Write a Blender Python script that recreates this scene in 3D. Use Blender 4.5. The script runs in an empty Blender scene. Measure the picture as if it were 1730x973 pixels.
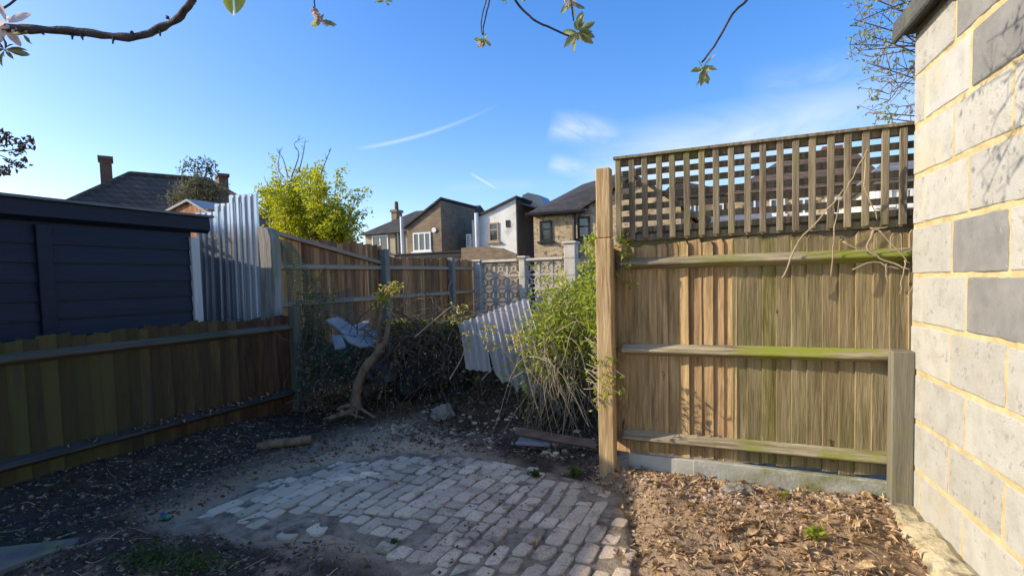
import bpy, bmesh, math, random
from mathutils import Vector, Matrix, noise, Euler
R = math.radians
rnd = random.Random(7)
S = bpy.context.scene
C = S.collection

# ------------------------------------------------------------------ camera
H = 1.345; FPX = 900.0; CX, CY = 865.0, 523.0
PITCH, ROLL = math.atan(48/900), R(-1.5)
cam = bpy.data.cameras.new('camera'); cam.sensor_width = 36; cam.lens = FPX/1730*36
cam.shift_y = (CY-486.5)/1730; cam.clip_start = .05; cam.clip_end = 3000
camo = bpy.data.objects.new('camera', cam); C.objects.link(camo)
CR = Matrix.Rotation(math.pi/2-PITCH, 3, 'X') @ Matrix.Rotation(ROLL, 3, 'Z')
camo.matrix_world = Matrix.Translation((0, 0, H)) @ CR.to_4x4()
S.camera = camo
S.view_settings.view_transform = 'Standard'; S.view_settings.look = 'None'
S.view_settings.exposure = 1.45; S.view_settings.gamma = 1

# measured directions of the photograph -> points in the yard
def ray(px, py): return CR @ Vector(((px-CX)/FPX, -(py-CY)/FPX, -1))
A = R(-23.9)                                   # the yard's own axes: e1 along the cross fences, e2 down the garden
E1 = Vector((math.cos(A), math.sin(A), 0)); E2 = Vector((-math.sin(A), math.cos(A), 0))
def W(u, v, z=0): return E1*u + E2*v + Vector((0, 0, z))
def UV(px, py, V):
    d = ray(px, py); t = V/d.dot(E2); return d.dot(E1)*t, H+d.z*t
def PV(px, py, U):
    d = ray(px, py); t = U/d.dot(E1); return d.dot(E2)*t, H+d.z*t
def G(px, py, z=0):
    d = ray(px, py); t = (z-H)/d.z; return Vector((d.x*t, d.y*t, z))
def D(px, py, Y):
    d = ray(px, py); t = Y/d.y; return Vector((d.x*t, Y, H+d.z*t))

# ------------------------------------------------------------------ sun and sky
SUN = Vector((-.902, .012, .418)).normalized()  # towards the sun
elev = math.asin(SUN.z)
sl = bpy.data.lights.new('sun', 'SUN'); sl.energy = 2.3; sl.angle = R(.55); sl.color = (1, .88, .70)
so = bpy.data.objects.new('sun', sl); C.objects.link(so)
so.rotation_euler = (-SUN).to_track_quat('-Z', 'Y').to_euler(); so.location = (-30, 5, 20)
w = bpy.data.worlds.new('World'); S.world = w; w.use_nodes = True
nt = w.node_tree; nt.nodes.clear()
def wn(t, **k):
    n = nt.nodes.new(t)
    for a, b in k.items(): setattr(n, a, b)
    return n
def wl(a, b): nt.links.new(a, b)
def wmath(op, a, b=None, c=None, clamp=False):
    n = wn('ShaderNodeMath', operation=op); n.use_clamp = clamp
    for i, x in enumerate((a, b, c)):
        if x is None: continue
        if isinstance(x, (int, float)): n.inputs[i].default_value = x
        else: wl(x, n.inputs[i])
    return n.outputs[0]
def wdot(v, c):
    n = wn('ShaderNodeVectorMath', operation='DOT_PRODUCT'); wl(v, n.inputs[0]); n.inputs[1].default_value = c
    return n.outputs['Value']
wout = wn('ShaderNodeOutputWorld'); wbg = wn('ShaderNodeBackground'); wbg.inputs[1].default_value = .15
sky = wn('ShaderNodeTexSky', sky_type='NISHITA'); sky.sun_disc = False
sky.sun_elevation = elev; sky.sun_rotation = math.atan2(SUN.x, SUN.y)
sky.air_density = 1.0; sky.dust_density = 1.15; sky.ozone_density = 2.5; sky.altitude = 50
tc = wn('ShaderNodeTexCoord'); DIR = tc.outputs['Generated']
def streak(c, p2, wid, noise_sc, lo, hi, stren, bend=0.0, fade=False):
    """thin cirrus or contrail lying along the arc from direction c to p2"""
    c = ray(*c).normalized(); p = ray(*p2).normalized(); m = (c+p).normalized()
    t1 = (p-c); L = t1.length; t1.normalize(); t2 = m.cross(t1).normalized()
    a = wdot(DIR, t1); b = wdot(DIR, t2); f = wdot(DIR, m)
    an = wmath('DIVIDE', a, L/2)
    bb = wmath('SUBTRACT', b, wmath('MULTIPLY', wmath('SUBTRACT', 1, wmath('POWER', an, 2)), bend)) if bend else b
    ga = wmath('SUBTRACT', 1, wmath('POWER', wmath('ABSOLUTE', an), 3), clamp=True)
    if fade: ga = wmath('MULTIPLY', ga, wmath('MULTIPLY_ADD', an, -.5, .5, clamp=True))
    gb = wmath('SUBTRACT', 1, wmath('ABSOLUTE', wmath('DIVIDE', bb, wid)), clamp=True)
    gb = wmath('SMOOTH_MIN', gb, 1, .3)
    g = wmath('MULTIPLY', ga, gb); g = wmath('MULTIPLY', g, wmath('GREATER_THAN', f, 0))
    if noise_sc:
        cmb = wn('ShaderNodeCombineXYZ'); wl(wmath('MULTIPLY', a, noise_sc*.32), cmb.inputs[0]); wl(wmath('MULTIPLY', b, noise_sc), cmb.inputs[1])
        nn = wn('ShaderNodeTexNoise'); wl(cmb.outputs[0], nn.inputs['Vector']); nn.inputs['Scale'].default_value = 1; nn.inputs['Detail'].default_value = 6
        nn.inputs['Roughness'].default_value = .6; nn.inputs['Distortion'].default_value = .8
        mr = wn('ShaderNodeMapRange'); mr.clamp = True; wl(nn.outputs[0], mr.inputs[0]); mr.inputs[1].default_value = lo; mr.inputs[2].default_value = hi
        g = wmath('MULTIPLY', g, mr.outputs[0])
    return wmath('MULTIPLY', g, stren)
acc = None
for a in [((600, 252), (860, 168), .0045, 0, 0, 0, .55, .012, True),
          ((793, 292), (842, 321), .0032, 0, 0, 0, .5, 0, False),
          ((925, 215), (1085, 252), .034, 34, .26, .66, 1.0, -.01, True),
          ((925, 275), (1030, 293), .022, 40, .22, .68, .95, 0, True),
          ((960, 300), (1750, 170), .085, 10, .26, .64, .85, 0, False),
          ((1250, 165), (1620, 105), .05, 14, .38, .8, .5, 0, False),
          ((740, 318), (960, 308), .014, 18, .3, .8, .28, 0, False)]:
    s_ = streak(*a); acc = s_ if acc is None else wmath('MAXIMUM', acc, s_)
gm = wn('ShaderNodeGamma'); gm.inputs[1].default_value = .80; wl(sky.outputs[0], gm.inputs[0])
hsv = wn('ShaderNodeHueSaturation'); hsv.inputs['Hue'].default_value = .515; hsv.inputs['Saturation'].default_value = 1.52; hsv.inputs['Value'].default_value = .90; wl(gm.outputs[0], hsv.inputs['Color'])
mx = wn('ShaderNodeMix', data_type='RGBA'); wl(acc, mx.inputs[0]); wl(hsv.outputs[0], mx.inputs[6]); mx.inputs[7].default_value = (2.5, 2.62, 2.75, 1)
wl(mx.outputs[2], wbg.inputs[0]); wl(wbg.outputs[0], wout.inputs[0])

# ------------------------------------------------------------------ materials
MATS = {}
def M(name, cols, sc=6, st=(1, 1, 1), rough=.85, bump=.3, bsc=40, rand=.12, layers=(), metal=0, spec=.3, detail=6, bst=None,
      transl=0, coord='Object', hue=0, glass=0, brick=None, bdist=.01, con=.2, fine=0):
    m = bpy.data.materials.new(name); m.use_nodes = True; t = m.node_tree; N = t.nodes; L = t.links.new
    P = N['Principled BSDF']; out = N['Material Output']
    P.inputs['Roughness'].default_value = rough; P.inputs['Metallic'].default_value = metal; P.inputs['Specular IOR Level'].default_value = spec
    tcn = N.new('ShaderNodeTexCoord'); oi = N.new('ShaderNodeObjectInfo'); geo = N.new('ShaderNodeNewGeometry')
    mul = N.new('ShaderNodeMath'); mul.operation = 'MULTIPLY'; mul.inputs[1].default_value = 53; L(oi.outputs['Random'], mul.inputs[0])
    def vec(stv, world=False):
        if world or coord == 'World': src = geo.outputs['Position']
        else:
            add = N.new('ShaderNodeVectorMath'); L(tcn.outputs['Object'], add.inputs[0]); L(mul.outputs[0], add.inputs[1]); src = add.outputs[0]
        mp = N.new('ShaderNodeMapping'); mp.inputs['Scale'].default_value = stv; L(src, mp.inputs[0]); return mp.outputs[0]
    def nz(s, stv=(1, 1, 1), world=False, det=detail, dist=0.0):
        n = N.new('ShaderNodeTexNoise'); n.inputs['Scale'].default_value = s; n.inputs['Detail'].default_value = det; n.inputs['Roughness'].default_value = .62
        n.inputs['Distortion'].default_value = dist; L(vec(stv, world), n.inputs['Vector']); return n.outputs[0]
    base = nz(sc, st, dist=.4 if st != (1, 1, 1) else 0)
    rp = N.new('ShaderNodeValToRGB'); e = rp.color_ramp.elements
    while len(e) < len(cols): e.new(.5)
    k = len(cols)
    for i, c in enumerate(cols):
        e[i].position = .5-con+2*con*i/(max(1, k-1)); e[i].color = (*c, 1)
    L(base, rp.inputs[0]); col = rp.outputs[0]; bh = None
    if brick:
        bt = N.new('ShaderNodeTexBrick'); bt.inputs['Scale'].default_value = 1
        bt.inputs['Brick Width'].default_value = brick[0]; bt.inputs['Row Height'].default_value = brick[1]; bt.inputs['Mortar Size'].default_value = brick[2]
        bt.inputs['Bias'].default_value = 0
        sx = N.new('ShaderNodeSeparateXYZ'); L(tcn.outputs['Object'], sx.inputs[0]); cx = N.new('ShaderNodeCombineXYZ')
        ad = N.new('ShaderNodeMath'); ad.operation = 'ADD'; L(sx.outputs[0], ad.inputs[0]); L(sx.outputs[1], ad.inputs[1])
        L(ad.outputs[0], cx.inputs[0]); L(sx.outputs[2], cx.inputs[1]); L(cx.outputs[0], bt.inputs['Vector'])
        bt.inputs['Color1'].default_value = (.75, .75, .75, 1); bt.inputs['Color2'].default_value = (1.2, 1.1, 1.0, 1); bt.inputs['Mortar'].default_value = brick[3]
        mm = N.new('ShaderNodeMix'); mm.data_type = 'RGBA'; mm.blend_type = 'MULTIPLY'; mm.inputs[0].default_value = 1; mm.clamp_result = False
        L(col, mm.inputs[6]); L(bt.outputs['Color'], mm.inputs[7]); col = mm.outputs[2]; bh = bt.outputs['Fac']
    if fine:                                     # fine streaks along the grain
        n5 = nz(sc*3.2, st, det=3); m5 = N.new('ShaderNodeMapRange'); m5.inputs[1].default_value = .3; m5.inputs[2].default_value = .7; m5.inputs[3].default_value = 1-fine; m5.inputs[4].default_value = 1+fine*.7
        L(n5, m5.inputs[0]); h5 = N.new('ShaderNodeHueSaturation'); L(m5.outputs[0], h5.inputs['Value']); L(col, h5.inputs['Color']); col = h5.outputs[0]
    for ly in layers:
        c2, s2, lo, hi, stv, wd = ly[:6]
        n2 = nz(s2, stv, wd)
        mr = N.new('ShaderNodeMapRange'); mr.inputs[1].default_value = lo; mr.inputs[2].default_value = hi; L(n2, mr.inputs[0]); fac = mr.outputs[0]
        if len(ly) > 6:                          # (origin, direction, from, to): where on the thing the layer sits
            o_, d_, f0, f1 = ly[6]
            sb = N.new('ShaderNodeVectorMath'); sb.operation = 'SUBTRACT'; L(geo.outputs['Position'], sb.inputs[0]); sb.inputs[1].default_value = o_
            dt = N.new('ShaderNodeVectorMath'); dt.operation = 'DOT_PRODUCT'; L(sb.outputs[0], dt.inputs[0]); dt.inputs[1].default_value = d_
            m2 = N.new('ShaderNodeMapRange'); m2.inputs[1].default_value = f0; m2.inputs[2].default_value = f1; L(dt.outputs['Value'], m2.inputs[0])
            pm = N.new('ShaderNodeMath'); pm.operation = 'MULTIPLY'; L(fac, pm.inputs[0]); L(m2.outputs[0], pm.inputs[1]); fac = pm.outputs[0]
        mm = N.new('ShaderNodeMix'); mm.data_type = 'RGBA'; L(fac, mm.inputs[0]); L(col, mm.inputs[6]); mm.inputs[7].default_value = (*c2, 1); col = mm.outputs[2]
    if rand:
        hs = N.new('ShaderNodeHueSaturation'); mr = N.new('ShaderNodeMapRange'); mr.inputs[3].default_value = 1-rand; mr.inputs[4].default_value = 1+rand
        L(oi.outputs['Random'], mr.inputs[0]); L(mr.outputs[0], hs.inputs['Value']); L(col, hs.inputs['Color'])
        if hue:
            m3 = N.new('ShaderNodeMath'); m3.operation = 'FRACT'; L(mul.outputs[0], m3.inputs[0])
            m4 = N.new('ShaderNodeMapRange'); m4.inputs[3].default_value = .5-hue; m4.inputs[4].default_value = .5+hue; L(m3.outputs[0], m4.inputs[0]); L(m4.outputs[0], hs.inputs['Hue'])
        col = hs.outputs[0]
    L(col, P.inputs['Base Color'])
    if bump:
        b = N.new('ShaderNodeBump'); b.inputs['Strength'].default_value = bump; b.inputs['Distance'].default_value = bdist
        hsrc = nz(bsc, bst or st)
        if bh is not None:
            ad = N.new('ShaderNodeMath'); ad.operation = 'MULTIPLY_ADD'; L(bh, ad.inputs[0]); ad.inputs[1].default_value = -1.5; L(hsrc, ad.inputs[2]); hsrc = ad.outputs[0]
        L(hsrc, b.inputs['Height']); L(b.outputs[0], P.inputs['Normal'])
    if transl:
        tr = N.new('ShaderNodeBsdfTranslucent'); hb = N.new('ShaderNodeHueSaturation'); hb.inputs['Value'].default_value = 1.5; hb.inputs['Saturation'].default_value = 1.1
        L(col, hb.inputs['Color']); L(hb.outputs[0], tr.inputs[0]); ms = N.new('ShaderNodeMixShader'); ms.inputs[0].default_value = transl
        L(P.outputs[0], ms.inputs[1]); L(tr.outputs[0], ms.inputs[2]); L(ms.outputs[0], out.inputs[0])
    if glass: P.inputs['Transmission Weight'].default_value = glass
    MATS[name] = m; return m

GRAIN = (9, 9, .7)      # upright timber
GRAINX = (.7, 9, 9)     # timber lying along local x
M('wood_warm', [(.21, .125, .055), (.38, .25, .115), (.49, .345, .18)], 3.2, GRAIN, .8, .7, 9, .2, con=.19, fine=.16, layers=
  [((.045, .03, .018), 7.5, .69, .73, (1, 1, .5), False), ((.09, .055, .03), 2.2, .56, .75, (5, 5, .6), False), ((.13, .12, .04), 1.6, .58, .74, (3, 3, 1), True)], hue=.008)
M('wood_grey', [(.18, .135, .066), (.275, .215, .112), (.37, .30, .17)], 3.2, GRAIN, .85, .7, 9, .18, con=.19, fine=.16, layers=
  [((.045, .03, .018), 7.5, .69, .73, (1, 1, .5), False), ((.15, .14, .045), 1.3, .56, .78, (3, 3, .8), True), ((.06, .05, .035), 2.2, .6, .78, (5, 5, .6), False)], hue=.008)
M('wood_mossy', [(.15, .12, .045), (.23, .20, .065), (.29, .25, .11)], 3.2, GRAIN, .9, .6, 9, .14, con=.14, fine=.3)
M('rail_grey', [(.16, .125, .075), (.30, .25, .16), (.40, .345, .235)], 3, GRAINX, .85, .6, 9, .1, con=.14, fine=.3, layers=
  [((.21, .23, .035), 3.0, .46, .60, (1, 1, 1), True, (W(-.9, 3.7), E1, .45, 1.0))])
M('post_oak', [(.30, .19, .085), (.45, .31, .15), (.52, .37, .20)], 3, GRAIN, .75, .5, 9, .06, con=.15, fine=.2, layers=[((.045, .03, .018), 7.5, .69, .73, (1, 1, .5), False), ((.16, .10, .05), 2, .62, .75, (5, 5, .6), False)])
M('trellis_wood', [(.13, .10, .065), (.21, .17, .11), (.27, .225, .15)], 3, GRAIN, .85, .5, 9, .16, con=.15, fine=.3, layers=[((.17, .17, .05), 2.4, .52, .7, (1, 1, .4), True)])
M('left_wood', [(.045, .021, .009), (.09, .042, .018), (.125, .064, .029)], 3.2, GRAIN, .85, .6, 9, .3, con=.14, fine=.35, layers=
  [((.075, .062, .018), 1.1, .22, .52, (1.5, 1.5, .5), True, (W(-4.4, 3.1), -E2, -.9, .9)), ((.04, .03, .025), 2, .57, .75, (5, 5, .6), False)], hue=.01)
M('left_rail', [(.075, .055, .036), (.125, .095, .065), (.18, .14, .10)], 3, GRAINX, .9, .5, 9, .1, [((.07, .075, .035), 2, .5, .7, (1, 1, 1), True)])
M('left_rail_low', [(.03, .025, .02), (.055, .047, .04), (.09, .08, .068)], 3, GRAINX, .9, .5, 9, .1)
M('fence_cedar', [(.20, .08, .026), (.36, .165, .058), (.48, .25, .105)], 2.4, GRAIN, .75, .5, 9, .4, con=.14, fine=.3, layers=[((.14, .06, .025), 1.5, .58, .7, (5, 5, .4), False)], hue=.012)
M('rail_pale', [(.30, .21, .13), (.42, .31, .20)], 3, GRAINX, .85, .3, 9, .1)
M('post_concrete', [(.23, .195, .15), (.32, .275, .22)], 8, (1, 1, 1), .9, .4, 60, .08)
M('post_green', [(.10, .095, .06), (.16, .155, .10)], 4, GRAIN, .9, .4, 9, .08)
M('post_weathered', [(.14, .13, .11), (.27, .25, .21), (.36, .34, .29)], 3, GRAIN, .9, .6, 9, .06, [((.15, .17, .09), 2, .5, .7, (3, 3, .6), False)])
M('dark_post', [(.13, .12, .085), (.2, .18, .13)], 3, GRAIN, .9, .5, 9, .06, [((.16, .16, .06), 3, .5, .7, (1, 1, 1), True)])
M('gravel_board', [(.24, .24, .20), (.36, .36, .31), (.44, .43, .38)], 5, (1, 1, 1), .95, .5, 50, .06,
  [((.15, .16, .05), 5, .42, .62, (1, 1, 1.5), True, (W(-.9, 3.7), E1, .6, 1.2))])
M('shed_navy', [(.007, .009, .018), (.012, .015, .029)], 3, GRAINX, .5, .25, 12, .12, spec=.25)
M('shed_trim', [(.45, .43, .38), (.56, .54, .49)], 4, GRAIN, .7, .2, 12, .05)
M('roof_sheet', [(.10, .10, .10), (.19, .185, .18)], 4, (1, 1, 1), .9, .3, 30, .08)
M('pale_felt', [(.34, .33, .31), (.46, .45, .43)], 4, (1, 1, 1), .95, .3, 40, .06)
M('hollow_black', [(.010, .009, .007), (.022, .019, .015)], 5, (1, 1, 1), .65, .4, 14, .1, bdist=.03)
M('blue_plastic', [(.05, .07, .10), (.12, .15, .19)], 5, (1, 1, 1), .45, .5, 14, .1, bdist=.03)
M('galvanised', [(.42, .45, .48), (.56, .59, .62), (.66, .69, .72)], 3, (4, 4, .5), .38, .08, 30, .1, metal=.85)
M('block_pale', [(.34, .325, .285), (.395, .385, .345), (.43, .42, .385)], 9, (1, 1, 1), .95, .8, 90, .07,
  [((.28, .27, .24), 26, .58, .66, (1, 1, 1), False), ((.40, .355, .265), 2.3, .58, .80, (1, 1, 1), False), ((.15, .145, .125), 48, .72, .75, (1, 1, 1), False), ((.58, .57, .53), 60, .68, .72, (1, 1, 1), False)], bdist=.006)
M('block_grey', [(.17, .166, .158), (.21, .206, .195), (.25, .243, .23)], 7, (1, 1, 1), .95, .45, 70, .06,
  [((.15, .155, .16), 26, .6, .7, (1, 1, 1), False), ((.5, .5, .48), 22, .70, .73, (1, 1, 1), False)], bdist=.006)
M('block_mid', [(.33, .325, .30), (.42, .41, .38), (.48, .47, .44)], 7, (1, 1, 1), .95, .45, 70, .07,
  [((.27, .27, .25), 26, .6, .7, (1, 1, 1), False), ((.5, .44, .3), 2.3, .56, .76, (1, 1, 1), False)], bdist=.006)
M('mortar', [(.40, .30, .135), (.51, .40, .205), (.57, .47, .275)], 9, (1, 1, 1), .95, .8, 40, 0, [((.44, .37, .24), 4, .55, .75, (1, 1, 1), False)], bdist=.012)
M('roof_felt', [(.06, .06, .058), (.12, .12, .112)], 30, (1, 1, 1), .95, .7, 160, 0, [((.13, .14, .09), 5, .5, .7, (1, 1, 1), False)])
M('footing', [(.38, .31, .17), (.52, .44, .27), (.58, .51, .35)], 4, (1, 1, 1), .95, .8, 18, 0, [((.17, .15, .1), 7, .52, .66, (1, 1, 1), False)], bdist=.03)
_fo = W(-.95, 2.6); _pv = W(-2.3, 3)
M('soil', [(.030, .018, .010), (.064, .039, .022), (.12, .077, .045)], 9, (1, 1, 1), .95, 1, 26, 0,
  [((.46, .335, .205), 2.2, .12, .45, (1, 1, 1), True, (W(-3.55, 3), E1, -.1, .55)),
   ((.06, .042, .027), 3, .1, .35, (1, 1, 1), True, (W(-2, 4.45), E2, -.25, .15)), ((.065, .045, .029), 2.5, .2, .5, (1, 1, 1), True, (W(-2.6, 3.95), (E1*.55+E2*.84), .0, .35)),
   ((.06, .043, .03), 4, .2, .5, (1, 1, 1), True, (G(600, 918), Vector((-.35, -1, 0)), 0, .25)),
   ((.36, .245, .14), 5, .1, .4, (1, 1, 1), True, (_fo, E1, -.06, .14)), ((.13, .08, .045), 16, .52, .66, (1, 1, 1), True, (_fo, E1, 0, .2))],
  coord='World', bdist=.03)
M('paving_dirt', [(.12, .088, .055), (.26, .20, .13), (.38, .30, .205)], 12, (1, 1, 1), .95, .8, 60, 0, [((.06, .05, .04), 5, .55, .7, (1, 1, 1), True)], coord='World')
M('sett', [(.48, .37, .245), (.64, .51, .35), (.74, .62, .455)], 9, (1, 1, 1), .9, .7, 55, .2, con=.15, layers=
  [((.25, .19, .125), 5, .55, .70, (1, 1, 1), True), ((.36, .28, .19), 17, .58, .68, (1, 1, 1), True), ((.64, .53, .36), 1.1, .36, .56, (1, 1, 1), True, (G(720, 850), -Vector((1, 0, 0)), 0, .45))], hue=.01, bdist=.012)  # last layer: warm patch of light put into the colour of the left setts
M('stone', [(.20, .175, .14), (.33, .29, .24)], 8, (1, 1, 1), .9, .6, 50, .1)
M('concrete', [(.11, .098, .076), (.19, .17, .135)], 8, (1, 1, 1), .9, .5, 50, .05, [((.20, .22, .07), 5, .5, .68, (1, 1, 1), True)])
M('pebble', [(.20, .13, .085), (.34, .25, .18), (.48, .42, .36)], 14, (1, 1, 1), .85, .2, 60, 0, coord='World')
M('dry_leaf', [(.15, .085, .04), (.38, .25, .13), (.62, .48, .30)], 38, (1, 1, 1), .8, .2, 60, 0, coord='World', transl=.15, detail=2)
M('dark_litter', [(.030, .018, .010), (.11, .07, .04), (.44, .32, .21)], 34, (1, 1, 1), .9, .2, 60, 0, coord='World', detail=2)
M('twig', [(.12, .085, .055), (.24, .18, .115)], 12, (1, 1, 1), .9, .3, 60, 0, coord='World')
M('twig_pale', [(.26, .20, .13), (.40, .33, .22)], 12, (1, 1, 1), .9, .3, 60, 0, coord='World')
M('twig_dark', [(.06, .036, .019), (.15, .095, .055)], 12, (1, 1, 1), .9, .3, 60, 0, coord='World')
M('bark', [(.10, .062, .036), (.20, .13, .075), (.27, .19, .115)], 6, (3, 3, .7), .9, .9, 10, 0, bdist=.02)
M('apple_bark', [(.030, .026, .026), (.07, .06, .055), (.12, .11, .09)], 30, (1, 1, 1), .9, .6, 80, 0)
M('leaf_lime', [(.18, .22, .02), (.38, .40, .04), (.55, .54, .08)], 5, (1, 1, 1), .55, 0, 1, 0, coord='World', transl=.45, detail=3)
M('leaf_bush', [(.12, .17, .02), (.30, .34, .045), (.48, .48, .10)], 9, (1, 1, 1), .5, 0, 1, 0, coord='World', transl=.4, detail=3)
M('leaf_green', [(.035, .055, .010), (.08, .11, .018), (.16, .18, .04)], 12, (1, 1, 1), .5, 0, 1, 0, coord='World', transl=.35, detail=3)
M('leaf_olive', [(.06, .065, .035), (.13, .135, .075), (.24, .23, .14)], 4, (1, 1, 1), .7, 0, 1, 0, coord='World', transl=.3, detail=3)
M('leaf_yellow', [(.20, .19, .03), (.42, .36, .07), (.5, .42, .16)], 14, (1, 1, 1), .5, 0, 1, 0, coord='World', transl=.4, detail=3)
M('leaf_bud', [(.16, .19, .07), (.30, .33, .15), (.42, .42, .24)], 30, (1, 1, 1), .6, 0, 1, 0, coord='World', transl=.35, detail=3)
M('petal', [(.55, .40, .38), (.78, .70, .66)], 20, (1, 1, 1), .7, 0, 1, 0, coord='World', transl=.35, detail=3)
M('moss_weed', [(.025, .05, .01), (.06, .10, .02), (.10, .14, .03)], 20, (1, 1, 1), .7, 0, 1, 0, coord='World', transl=.3, detail=3)
M('net_green', [(.03, .075, .06), (.06, .12, .10)], 9, (1, 1, 1), .7, 0, 1, 0)
M('plasterboard', [(.20, .185, .165), (.34, .32, .29)], 5, (1, 1, 1), .9, .3, 30, .12, [((.2, .19, .17), 6, .55, .75, (1, 1, 1), True)])
M('rust_timber', [(.07, .045, .03), (.15, .10, .07)], 3, GRAINX, .9, .5, 9, .15)
M('brick_brown', [(.19, .143, .098), (.29, .225, .152)], 2, (1, 1, 1), .9, .3, 12, 0, brick=(.24, .08, .012, (.95, .95, .9, 1)))
M('brick_buff', [(.36, .27, .165), (.58, .47, .31)], 3, (1, 1, 1), .95, .5, 9, 0, [((.14, .10, .065), 5.5, .54, .62, (1, 1, 1), False)], brick=(.24, .08, .012, (1, 1, .95, 1)), bdist=.03)
M('brick_chimney', [(.14, .075, .05), (.22, .125, .085)], 3, (1, 1, 1), .9, .3, 12, 0, brick=(.24, .08, .012, (.9, .9, .85, 1)))
M('render_white', [(.62, .60, .56), (.78, .77, .73)], 1.2, (1, 1, 1), .9, .3, 20, 0, [((.42, .40, .36), 1.6, .56, .72, (1, 1, .6), False)])
M('render_cream', [(.36, .29, .20), (.46, .38, .27)], 1.2, (1, 1, 1), .9, .3, 20, 0)
M('render_shade', [(.045, .042, .04), (.075, .07, .066)], 1.2, (1, 1, 1), .9, .4, 10, 0)  # dark colour holds the shade on the white house's flank
M('slate', [(.042, .04, .04), (.075, .072, .07)], 2, (1, 1, 1), .8, .5, 12, 0, brick=(.3, .14, .012, (.5, .5, .5, 1)), bdist=.04)
M('slate_grey', [(.16, .165, .175), (.24, .245, .255)], 2, (1, 1, 1), .7, .5, 12, 0, brick=(.3, .14, .012, (.7, .7, .7, 1)), bdist=.04)
M('clay_tile', [(.10, .07, .05), (.17, .12, .085)], 2, (1, 1, 1), .9, .6, 12, 0, brick=(.22, .17, .02, (.5, .5, .5, 1)), bdist=.05)
M('upvc', [(.70, .70, .70), (.78, .78, .78)], 4, (1, 1, 1), .4, 0, 1, 0)
M('pane_glass', [(.03, .035, .04), (.07, .08, .09)], .8, (1, 1, 1), .06, 0, 1, 0, spec=.9)
M('gutter_black', [(.015, .015, .016), (.025, .025, .026)], 4, (1, 1, 1), .5, 0, 1, 0)
M('cast_stone', [(.42, .37, .29), (.58, .52, .42), (.66, .60, .50)], 6, (1, 1, 1), .95, .5, 40, .06)
M('bottle_green', [(.01, .16, .09), (.02, .22, .13)], 6, (1, 1, 1), .3, 0, 1, 0)
M('bottle_blue', [(.02, .07, .3), (.03, .1, .4)], 6, (1, 1, 1), .3, 0, 1, 0)
# clear corrugated plastic, grimy
m = M('clear_plastic', [(.66, .61, .55), (.84, .79, .73)], 3, (5, 5, .5), .25, .1, 20, 0, spec=.5)
_N = m.node_tree.nodes; _t = _N.new('ShaderNodeBsdfTransparent'); _ms = _N.new('ShaderNodeMixShader'); _ms.inputs[0].default_value = .60
_tl = _N.new('ShaderNodeBsdfTranslucent'); _tl.inputs[0].default_value = (.72, .69, .66, 1); _m2 = _N.new('ShaderNodeMixShader'); _m2.inputs[0].default_value = .4
_l = m.node_tree.links.new; _l(_N['Principled BSDF'].outputs[0], _m2.inputs[1]); _l(_tl.outputs[0], _m2.inputs[2])
_l(_t.outputs[0], _ms.inputs[1]); _l(_m2.outputs[0], _ms.inputs[2]); _l(_ms.outputs[0], _N['Material Output'].inputs[0])

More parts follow.
